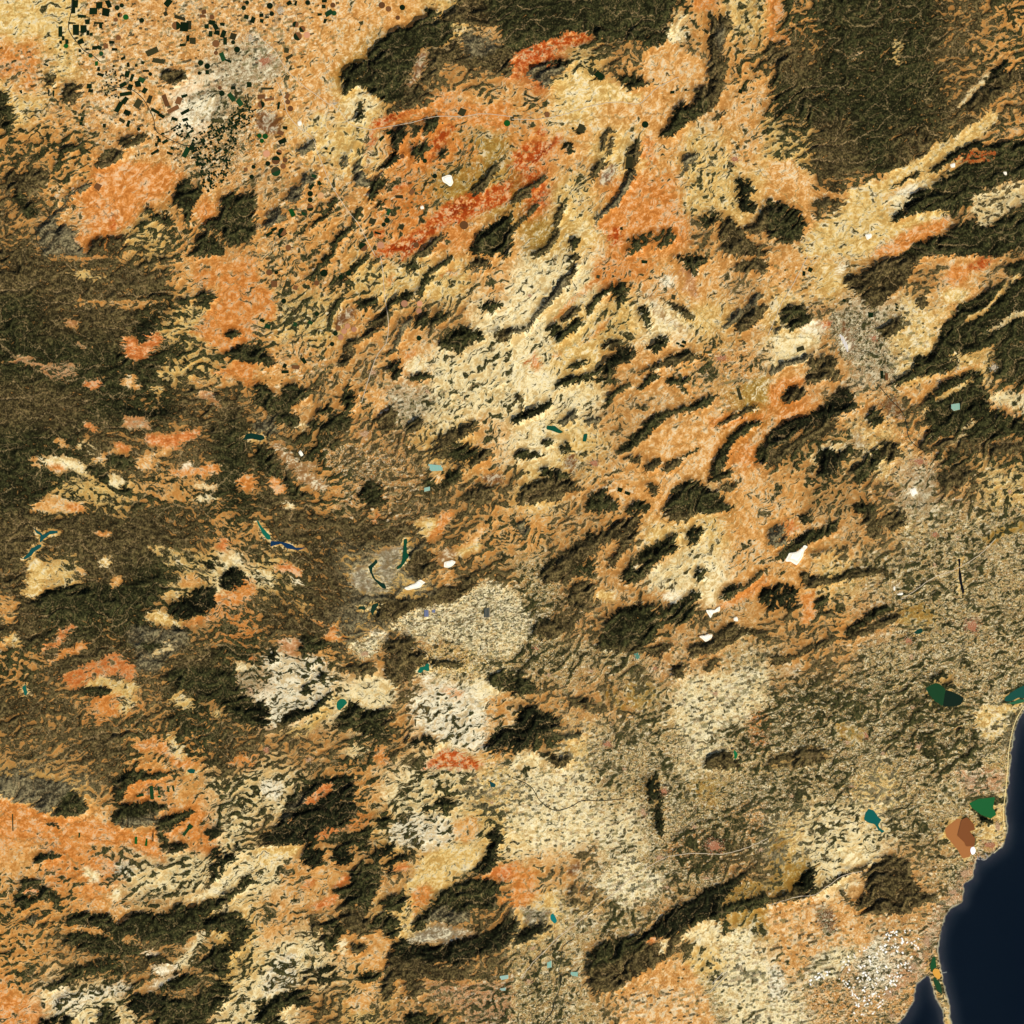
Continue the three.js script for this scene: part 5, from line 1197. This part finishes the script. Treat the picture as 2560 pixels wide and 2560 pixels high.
// ---------------------------------------------------------------- the relief as meshes: open ground, woods, and each wooded ridge for itself
function add(mesh, name, userData) { mesh.name = name; mesh.userData = userData || {}; mesh.castShadow = true; mesh.receiveShadow = true; scene.add(mesh); return mesh; }
const taken = {};
const numbered = n => { const k = taken[n] = (taken[n] ?? -1) + 1; return k ? `${n}_${String(k).padStart(3, '0')}` : n; };
const where = (x, y) => `${Math.round(clamp(x / 25.6, 0, 100))}% across and ${Math.round(clamp(y / 25.6, 0, 100))}% down the photo`;
{
  const nor = new Float32Array(HN * HN * 3), dx = HC * PX;
  for (let j = 0; j < HN; j++) for (let i = 0; i < HN; i++) {
    const o = j * HN + i, gx = (H[j * HN + Math.min(HN - 1, i + 1)] - H[j * HN + Math.max(0, i - 1)]) / (2 * dx), gy = (H[Math.min(HN - 1, j + 1) * HN + i] - H[Math.max(0, j - 1) * HN + i]) / (2 * dx), l = 1 / Math.hypot(gx, gy, 1);
    nor[o * 3] = -gx * l; nor[o * 3 + 1] = l; nor[o * 3 + 2] = -gy * l;
  }
  const buckets = Array.from({ length: RIDGES.length + 2 }, () => []);
  for (let j = 0; j < HN - 1; j++) for (let i = 0; i < HN - 1; i++) {
    const t = Math.floor((j + 0.5) / (HN - 1) * TN) * TN + Math.floor((i + 0.5) / (HN - 1) * TN);
    buckets[woods[t] ? (ridgeOf[t] ? ridgeOf[t] + 1 : 1) : 0].push(j * HN + i);
  }
  const idx = new Int32Array(HN * HN);
  const build = cells => {
    idx.fill(-1); const pos = [], nn = [], uv = [], ix = [];
    const v = o => { if (idx[o] < 0) { idx[o] = pos.length / 3; const i = o % HN, j = (o / HN) | 0; pos.push(wx(M0 + i * HC), H[o], wz(M0 + j * HC)); nn.push(nor[o * 3], nor[o * 3 + 1], nor[o * 3 + 2]); uv.push(i / (HN - 1), j / (HN - 1)); } return idx[o]; };
    for (const o of cells) { const a = v(o), b = v(o + 1), c = v(o + HN), d = v(o + HN + 1); if (((o % HN) + ((o / HN) | 0)) & 1) ix.push(a, c, b, b, c, d); else ix.push(a, c, d, a, d, b); }
    const g = new THREE.BufferGeometry();
    g.setAttribute('position', new THREE.BufferAttribute(new Float32Array(pos), 3)); g.setAttribute('normal', new THREE.BufferAttribute(new Float32Array(nn), 3)); g.setAttribute('uv', new THREE.BufferAttribute(new Float32Array(uv), 2));
    g.setIndex(new THREE.BufferAttribute(new Uint32Array(ix), 1)); return g;
  };
  const small = []; // ridges of which too little is wooded go with the other woods
  RIDGES.forEach((r, k) => { if (buckets[k + 2].length < 60) { for (const o of buckets[k + 2]) buckets[1].push(o); small.push(k); } });
  add(new THREE.Mesh(build(buckets[0]), landMaterial), 'ground', { kind: 'structure', label: 'open country of tan, orange and cream soils and small fields', category: 'ground' });
  add(new THREE.Mesh(build(buckets[1]), landMaterial), 'scrub_woodland', { kind: 'stuff', label: 'scattered dark scrub and woodland streaks all over the country', category: 'woodland' });
  RIDGES.forEach((r, k) => {
    if (small.includes(k)) return;
    const words = { F: 'dark olive wooded ridge', N: 'black-green forested ridge', B: 'brown scrub covered hill', G: 'grey-olive scrub covered hill' }[r.L];
    add(new THREE.Mesh(build(buckets[k + 2]), landMaterial), numbered('hill'), { kind: 'structure', label: `${r.big > 9000 ? 'large ' : r.big < 2200 ? 'small ' : ''}${words}, ${where(...r.c)}`, category: 'hill' });
  });
  // the country goes on beyond the photo: a coarser sheet out to 60 km further on each side
  const pos = [], uv = [], ix = [], step_ = 31, K = (HN - 1) / step_, R = 18, n = K + 2 * R + 1;
  const fold = i => { const p = 2 * (HN - 1); i = ((i % p) + p) % p; return i > HN - 1 ? p - i : i; };
  for (let b = 0; b < n; b++) for (let a = 0; a < n; a++) {
    const I = (a - R) * step_, J = (b - R) * step_, i = fold(I), j = fold(J), px = M0 + I * HC, py = M0 + J * HC, rim = I >= 0 && J >= 0 && I < HN && J < HN;
    const offshore = px > 2560 + (1760 - py) * 0.75 + 40 || (py > 2560 && px > 2230);
    pos.push(wx(px), rim ? H[j * HN + i] : offshore ? -160 : Math.max(10, H[j * HN + i]), wz(py)); uv.push(i / (HN - 1), j / (HN - 1));
  }
  for (let b = 0; b < n - 1; b++) for (let a = 0; a < n - 1; a++) { if (a >= R && b >= R && a < R + K && b < R + K) continue; const o = b * n + a; ix.push(o, o + n, o + 1, o + 1, o + n, o + n + 1); }
  const g = new THREE.BufferGeometry();
  g.setAttribute('position', new THREE.Float32BufferAttribute(pos, 3)); g.setAttribute('uv', new THREE.Float32BufferAttribute(uv, 2)); g.setIndex(ix); g.computeVertexNormals();
  add(new THREE.Mesh(g, landMaterial), 'terrain', { kind: 'structure' });
}
// ---------------------------------------------------------------- sea and inland waters
const flat = (h, rough = 0.9, extra) => new THREE.MeshPhysicalMaterial({ color: lin(h), roughness: rough, metalness: 0, specularIntensity: 0.15, ...extra });
{
  const x0 = wx(2190), x1 = wx(4200), z0 = wz(1240), z1 = wz(4200), deep = 400;
  const g = new THREE.BoxGeometry(x1 - x0, deep, z1 - z0); g.translate((x0 + x1) / 2, -deep / 2, (z0 + z1) / 2);
  const m = new THREE.MeshPhysicalMaterial({ color: 0xffffff, roughness: 0.12, transmission: 1, thickness: 1, ior: 1.33, attenuationColor: new THREE.Color().setRGB(0.42, 0.52, 0.57), attenuationDistance: 48 });
  add(new THREE.Mesh(g, m), 'sea', { kind: 'structure', label: 'dark navy sea and bay with a paler rim along the coast', category: 'sea' });
}
// a slab with a given outline (pixels), its top at y = top, its foot below the ground
function slab(pts, top, foot) {
  const s = new THREE.Shape(pts.map(p => new THREE.Vector2(wx(p[0]), -wz(p[1]))));
  const g = new THREE.ExtrudeGeometry(s, { depth: top - foot, bevelEnabled: false }); g.rotateX(-Math.PI / 2); g.translate(0, foot, 0); return g;
}
const waterMat = {};
for (const w of waters) {
  const m = waterMat[w.tone] ??= new THREE.MeshPhysicalMaterial({ color: lin(w.tone), roughness: 0.18, metalness: 0, ior: 1.33 });
  add(new THREE.Mesh(slab(w.pts, w.h + 9, w.h - 12), m), numbered(w.name), { kind: 'structure', label: w.label, category: w.name });
}
function ribbon(t, s, width, lift_) {
  const p0 = poly(t, s), path = new THREE.CatmullRomCurve3(p0.map(p => new THREE.Vector3(p[0], 0, p[1]))), n = Math.round(path.getLength() / 2.2), pos = [], ix = [];
  for (let i = 0; i <= n; i++) {
    const p = path.getPointAt(i / n), d = path.getTangentAt(i / n), wob = 0.9 * noise(p.x / 14, p.z / 14), w = width / PX / 2;
    for (const k of [-1, 1]) { const x = p.x + wob - d.z * w * k, z = p.z + wob + d.x * w * k; pos.push(wx(x), ground(p.x + wob, p.z + wob) + lift_ + 14, wz(z)); }
    if (i) { const o = 2 * i - 2; ix.push(o, o + 1, o + 2, o + 1, o + 3, o + 2); }
  }
  const g = new THREE.BufferGeometry(); g.setAttribute('position', new THREE.Float32BufferAttribute(pos, 3)); g.setIndex(ix); g.computeVertexNormals(); return g;
}
const roadMat = flat(0xC9B596), riverMat = flat(0x2A2A1C, 0.6);
for (const [t, s, label] of ROADS) add(new THREE.Mesh(ribbon(t, s, 62, 8), roadMat), numbered('road'), { kind: 'structure', label, category: 'road' });
for (const [t, s, label] of RIVERS) add(new THREE.Mesh(ribbon(t, s, 85, 4), riverMat), numbered('river'), { kind: 'structure', label, category: 'river' });

// ---------------------------------------------------------------- fields
// a field is told from the others by the landmark it lies nearest to, the side it lies on and its rank there
const MARKS = [['0,0', 157, 80, 'the white plain'], ['1,0', 7, 46, 'the red-roofed northern city'], ['0,0', 131, 58, 'the square brown scrub plot'], ['0,0', 100, 140, 'the orange north-western plain'], ['1,0', 100, 55, 'the dark wooded plateau'], ['1,0', 145, 137, 'the grey-white mine'], ['1,0', 155, 155, 'the deep red soil belt'],
  ['1,1', 85, 36, 'the lens-shaped dark hill'], ['1,1', 88, 88, 'the curved ridges'], ['2,0', 50, 29, 'the orange-red northern spur'], ['2,0', 168, 120, 'the northern valley town'], ['2,0', 130, 90, 'the crooked dark hill'], ['2,1', 158, 77, 'the town beside the ochre plain'], ['2,1', 62, 156, 'the town among reddish vineyards'], ['3,1', 58, 60, 'the saline valley'], ['0,3', 106, 33, 'the humped dark hill'], ['0,3', 10, 30, 'the orange south-western plain'], ['0,0', 55, 60, 'the scrubby north-western knolls'], ['1,0', 20, 120, 'the brown northern plain']]
  .map(m => [...tileXY(...m.slice(0, 3)), m[3]]);
const WIND = ['east', 'south-east', 'south', 'south-west', 'west', 'north-west', 'north', 'north-east'];
const ORD = 'first second third fourth fifth sixth seventh eighth ninth tenth eleventh twelfth thirteenth fourteenth fifteenth sixteenth seventeenth eighteenth nineteenth twentieth'.split(' ');
function nameFields(list, words) {
  const bins = {};
  for (const f of list) { const m = MARKS.reduce((a, b) => Math.hypot(b[0] - f.x, b[1] - f.y) < Math.hypot(a[0] - f.x, a[1] - f.y) ? b : a); f.dist = Math.hypot(m[0] - f.x, m[1] - f.y); f.key = `${words(f)}|${WIND[(Math.round(Math.atan2(f.y - m[1], f.x - m[0]) / (Math.PI / 4)) + 8) % 8]} of ${m[2]}`; (bins[f.key] ??= []).push(f); }
  for (const k in bins) { const [w, p] = k.split('|'); bins[k].sort((a, b) => a.dist - b.dist).forEach((f, i) => { f.label = bins[k].length > 1 ? `${w}, ${ORD[i] || 'last'} nearest ${p}` : `${w} ${p}`; }); }
}
nameFields(pivots, p => `${p.half ? 'half-sown' : 'round'} ${TONE_WORD[p.tone]} pivot field`);
nameFields(fields.filter(f => !f.cluster), f => `${f.w > 5 ? 'large ' : f.w > 2.6 * f.n ? 'narrow ' : ''}${TONE_WORD[f.tone]} crop field`);
const fieldMat = {};
const tone = (k, i) => fieldMat[k + i] ??= (() => { const c = rgb(TONES[k]), f = [0.8, 1, 1.25][i]; return new THREE.MeshPhysicalMaterial({ color: new THREE.Color().setRGB(c[0] * ALBEDO * f, c[1] * ALBEDO * f, c[2] * ALBEDO * f), roughness: 1, specularIntensity: 0.08 }); })();
for (const p of pivots) {
  const root = new THREE.Group(), n = 40, arc = (a, b) => Array.from({ length: n + 1 }, (_, i) => { const t = a + (b - a) * i / n; return [p.x + p.r * Math.cos(t), p.y + p.r * Math.sin(t)]; });
  const v = Math.floor(hash(p.x, p.y, 2) * 3), other = p.tone === 'K' ? 'D' : p.tone === 'V' ? 'E' : 'K';
  const put = (name, pts, m, h) => { const o = new THREE.Mesh(slab(pts, h, p.h - 12), m); o.name = name; o.castShadow = o.receiveShadow = true; root.add(o); };
  if (p.half) { put('sown_half', arc(p.turn, p.turn + Math.PI), tone(p.tone, v), p.h + 16); put('fallow_half', arc(p.turn + Math.PI, p.turn + 2 * Math.PI), tone(other, 2), p.h + 12); }
  else put('crop_circle', arc(0, 2 * Math.PI).slice(0, -1), tone(p.tone, v), p.h + 16);
  root.name = numbered('pivot_field');
  root.userData = { kind: 'thing', label: p.label, category: 'field', group: 'round pivot irrigated fields' };
  scene.add(root);
}
for (const f of fields) {
  if (f.spare) continue;
  const label = f.cluster === 1 ? 'small dark green parcel in the dense wedge of fields below the white plain' : f.cluster === 2 ? 'tiny dark parcel in the checkered patch left of the brown scrub plots' : f.label;
  add(new THREE.Mesh(slab(f.pts, f.h + 14, f.h - 12), tone(f.tone, Math.floor(hash(f.x, f.y, 2) * 3))), numbered('crop_field'), { kind: 'thing', label, category: 'field', group: f.cluster === 1 ? 'parcels of the dense northern wedge' : f.cluster === 2 ? 'checkered northern parcels' : 'irrigated crop fields' });
}

{
  const rest = fields.filter(f => f.spare).map(f => { const g = slab(f.pts, f.h + 14, f.h - 12), n = g.attributes.position.count, c = rgb(TONES[f.tone]), k = ALBEDO * (0.8 + 0.7 * hash(f.x, f.y, 4)), arr = new Float32Array(n * 3); for (let i = 0; i < n; i++) for (let q = 0; q < 3; q++) arr[i * 3 + q] = c[q] * k; g.setAttribute('color', new THREE.BufferAttribute(arr, 3)); return g; });
  add(new THREE.Mesh(mergeGeometries(rest), new THREE.MeshPhysicalMaterial({ vertexColors: true, roughness: 1, specularIntensity: 0.08 })), 'small_parcels', { kind: 'stuff', label: 'countless tiny dark crop parcels packed between the larger ones south of the white plain', category: 'parcels' });
}
// ---------------------------------------------------------------- towns: paved ground and blocks of buildings
const ROOFS = { r: [0xB56A48, 0xA85A3A, 0xC4845E, 0xBC9068, 0x8A5438, 0xE0C8A0], p: [0xC48E66, 0xB87C54, 0xDAB488, 0xA88A64, 0xECD4AC, 0x96704C], g: [0xD2C2A4, 0xF0E4CA, 0xB8A888, 0xA09070, 0xE0D0B0, 0x8A7A60] };
const PAVE = { r: 0xA8704E, p: 0xB48E68, g: 0xB4A284 }, paveMat = Object.fromEntries(Object.entries(PAVE).map(([k, v]) => [k, flat(v, 1)]));
const roofMat = new THREE.MeshPhysicalMaterial({ vertexColors: true, roughness: 0.95, specularIntensity: 0.15 });
for (const t of towns) {
  const root = new THREE.Group(); root.name = numbered('town'); root.userData = { label: t.label, category: 'town', group: 'towns' };
  const part = (name, g, m, u) => { const o = new THREE.Mesh(g, m); o.name = name; if (u) o.userData = u; o.castShadow = o.receiveShadow = true; root.add(o); };
  const core = t.pts.map(p => [t.x + (p[0] - t.x) * 0.5, t.y + (p[1] - t.y) * 0.5]);
  part('paved_ground', slab(natural(core, 2.4, 2), t.h + 8, t.h - 12), paveMat[t.tone]);
  const blocks = [], a = hash(t.x, t.y, 5) * 1.5, c = Math.cos(a), s = Math.sin(a), st = 2.1, n = Math.ceil(Math.max(t.rx, t.ry) * 1.6 / st);
  for (let j = -n; j <= n; j++) for (let i = -n; i <= n; i++) {
    const u = (i + 0.4 * (hash(i, j, t.x) - 0.5)) * st, v = (j + 0.4 * (hash(i, j, t.y) - 0.5)) * st, x = t.x + u * c - v * s, y = t.y + u * s + v * c;
    const e = Math.hypot((x - t.x) / t.rx, (y - t.y) / t.ry);
    if (!inside(t.pts, x, y) || hash(i, j, 3) > (e < 0.6 ? 0.9 : 0.55)) continue;
    if (wet[Math.round((y - M0) / HC) * HN + Math.round((x - M0) / HC)]) continue;
    const w = (0.7 + 0.9 * hash(i, j, 4)) * PX, d = (0.6 + 0.9 * hash(i, j, 5)) * PX, h = 14 + 20 * hash(i, j, 6) * (1.3 - e);
    const g = new THREE.BoxGeometry(w, h + 20, d); g.rotateY(-a); g.translate(wx(x), t.h + 8 + h / 2 - 10, wz(y));
    const col = lin(ROOFS[t.tone][Math.floor(hash(i, j, 7) * 6)]), arr = new Float32Array(24 * 3); for (let q = 0; q < 24; q++) { arr[q * 3] = col.r; arr[q * 3 + 1] = col.g; arr[q * 3 + 2] = col.b; }
    g.setAttribute('color', new THREE.BufferAttribute(arr, 3)); g.deleteAttribute('uv'); blocks.push(g);
  }
  if (blocks.length) part('building_blocks', mergeGeometries(blocks), roofMat, { kind: 'stuff' });
  scene.add(root);
}

// ---------------------------------------------------------------- quarries in benches, netted plots, greenhouses
const chalk = [flat(0xFDF3DC, 1), flat(0xF0E3C6, 1), flat(0xFFFAEA, 1)];
for (const q of quarries) {
  const root = new THREE.Group(); root.name = numbered('quarry'); root.userData = { label: q.label, category: 'quarry', group: 'white quarries' };
  const [cx, cy] = centre(q.pts);
  for (let k = 0; k < 4; k++) { const f = 1 - k * 0.2, o = new THREE.Mesh(slab(q.pts.map(p => [cx + (p[0] - cx) * f + k * 0.4, cy + (p[1] - cy) * f - k * 0.3]), q.h + 12 + 11 * k, q.h - 12 + 11 * k), chalk[k % 3]); o.name = 'bench'; o.castShadow = o.receiveShadow = true; root.add(o); }
  scene.add(root);
}
for (const s of solars) {
  const root = new THREE.Group(); root.name = numbered('netted_plot'); root.userData = { label: s.label, category: 'plot', group: 'netted and panelled plots' };
  const base = new THREE.Mesh(slab(s.pts, s.h + 8, s.h - 12), flat(0xC9B08A, 1)); base.name = 'base'; base.receiveShadow = true; root.add(base);
  const m = flat(s.tone, 0.5), xs = s.pts.map(p => p[0]), ys = s.pts.map(p => p[1]), x0 = Math.min(...xs), x1 = Math.max(...xs), y0 = Math.min(...ys), y1 = Math.max(...ys), w = 3.6;
  for (let x = x0; x < x1; x += w) {
    const c = x + w / 2; let a = null, b = null; for (let y = y0; y <= y1; y += 0.5) if (inside(s.pts, c, y)) { if (a === null) a = y; b = y; }
    if (a === null || b - a < 1) continue;
    const o = new THREE.Mesh(new THREE.BoxGeometry((w - 0.5) * PX, 16, (b - a) * PX), m); o.position.set(wx(c), s.h + 14, wz((a + b) / 2)); o.name = 'panel_row'; o.castShadow = o.receiveShadow = true; root.add(o);
  }
  scene.add(root);
}
{
  const film = [flat(0xF8F0DC, 0.45), flat(0xFFFAEC, 0.4), flat(0xE4D8BE, 0.5)];
  const prof = new THREE.Shape(); prof.moveTo(-0.5, 0); prof.lineTo(-0.5, 0.6); prof.lineTo(-0.25, 1); prof.lineTo(0, 0.6); prof.lineTo(0.25, 1); prof.lineTo(0.5, 0.6); prof.lineTo(0.5, 0);
  const g = new THREE.ExtrudeGeometry(prof, { depth: 1, bevelEnabled: false }); g.translate(0, 0, -0.5);
  for (const h of houses) {
    const o = add(new THREE.Mesh(g, film[Math.floor(hash(h.x, h.y, 1) * 3)]), numbered('greenhouse'), { label: 'small white plastic greenhouse on the parcelled plain north-west of the bay', category: 'greenhouse', group: 'white greenhouses on the southern plain' });
    o.position.set(wx(h.x), h.h - 2, wz(h.y)); o.rotation.y = h.turn; o.scale.set(h.d * PX, 18, h.w * PX);
  }
}

// ---------------------------------------------------------------- harbour, salt heap, airfield, beach
function mole(s, label) {
  const pts = poly('3,3', s), path = new THREE.CatmullRomCurve3(pts.map(p => new THREE.Vector3(wx(p[0]), 0, wz(p[1])))), n = 30, w = 45, pos = [], ix = [];
  for (let i = 0; i <= n; i++) { const p = path.getPointAt(i / n), d = path.getTangentAt(i / n); for (const [k, y] of [[-1.6, -30], [-1, 9], [1, 9], [1.6, -30]]) pos.push(p.x - d.z * w * k, y, p.z + d.x * w * k); if (i) for (let q = 0; q < 3; q++) { const o = 4 * (i - 1) + q; ix.push(o, o + 1, o + 4, o + 1, o + 5, o + 4); } }
  const g = new THREE.BufferGeometry(); g.setAttribute('position', new THREE.Float32BufferAttribute(pos, 3)); g.setIndex(ix); g.computeVertexNormals();
  add(new THREE.Mesh(g, flat(0x9A948A, 1)), numbered('breakwater'), { label, category: 'breakwater', group: 'harbour breakwaters' });
}
mole('92.6,36.4 93.6,37.6 93.4,38.8 92.2,39.3 91,38.9', 'curved eastern breakwater of the resort harbour');
mole('89.4,37.6 89.7,38.8 90.4,39.2', 'short western breakwater of the resort harbour');
mole('74,87.6 75.4,87.4 76.4,87.2', 'small jetty on the seaward side of the spit');
{
  const [x, y] = tileXY('3,3', 87.4, 35.2), h = ground(x, y), g = new THREE.LatheGeometry([[0, 46], [60, 40], [230, 12], [300, -6]].map(p => new THREE.Vector2(...p)).reverse(), 24); g.scale(1, 1, 1.5); g.translate(wx(x), h + 2, wz(y));
  add(new THREE.Mesh(g, flat(0xFFFFFF, 1)), 'salt_heap', { label: 'white salt heaps on the south-east shore of the orange lagoon', category: 'salt heap' });
}
{
  const root = new THREE.Group(); root.name = 'airfield'; root.userData = { label: 'long pale airfield runway slanting across the southern plain', category: 'airfield' };
  const put = (name, x0, y0, x1, y1, w, m, up) => { const a = tileXY('2,3', x0, y0), b = tileXY('2,3', x1, y1), L = Math.hypot(b[0] - a[0], b[1] - a[1]); const o = new THREE.Mesh(new THREE.BoxGeometry(L * PX, 30, w), m); o.position.set(wx((a[0] + b[0]) / 2), ground((a[0] + b[0]) / 2, (a[1] + b[1]) / 2) + up, wz((a[1] + b[1]) / 2)); o.rotation.y = -Math.atan2(b[1] - a[1], b[0] - a[0]); o.name = name; o.castShadow = o.receiveShadow = true; root.add(o); };
  put('grass_strip', 84, 96.2, 92.4, 87.4, 260, flat(0xC9B27A, 1), 12); put('runway', 84.2, 96, 92.2, 87.6, 80, flat(0x8A847A, 0.9), 18); put('taxiway', 85.6, 92, 90, 87.4, 60, flat(0xB5AB98, 0.9), 20);
  scene.add(root);
}
{
  const pts = poly(null, '2560,1766 2540,1802 2530,1836 2523,1876 2520,1920 2515,1979 2509,2037 2514,2076').reverse(), path = new THREE.CatmullRomCurve3(pts.map(p => new THREE.Vector3(p[0], 0, p[1]))), pos = [], ix = [], n = 120;
  for (let i = 0; i <= n; i++) { const p = path.getPointAt(i / n), d = path.getTangentAt(i / n); for (const [k, y] of [[-1, 3], [0.6, 16]]) { const x = p.x - d.z * k * 1.3, z = p.z + d.x * k * 1.3; pos.push(wx(x), y, wz(z)); } if (i) { const o = 2 * i - 2; ix.push(o, o + 1, o + 2, o + 1, o + 3, o + 2); } }
  const g = new THREE.BufferGeometry(); g.setAttribute('position', new THREE.Float32BufferAttribute(pos, 3)); g.setIndex(ix); g.computeVertexNormals();
  add(new THREE.Mesh(g, flat(0xF2D896, 1)), 'beach', { kind: 'structure', label: 'thin yellow sand beach along the northern coast', category: 'beach' });
}
renderer.render(scene, camera);
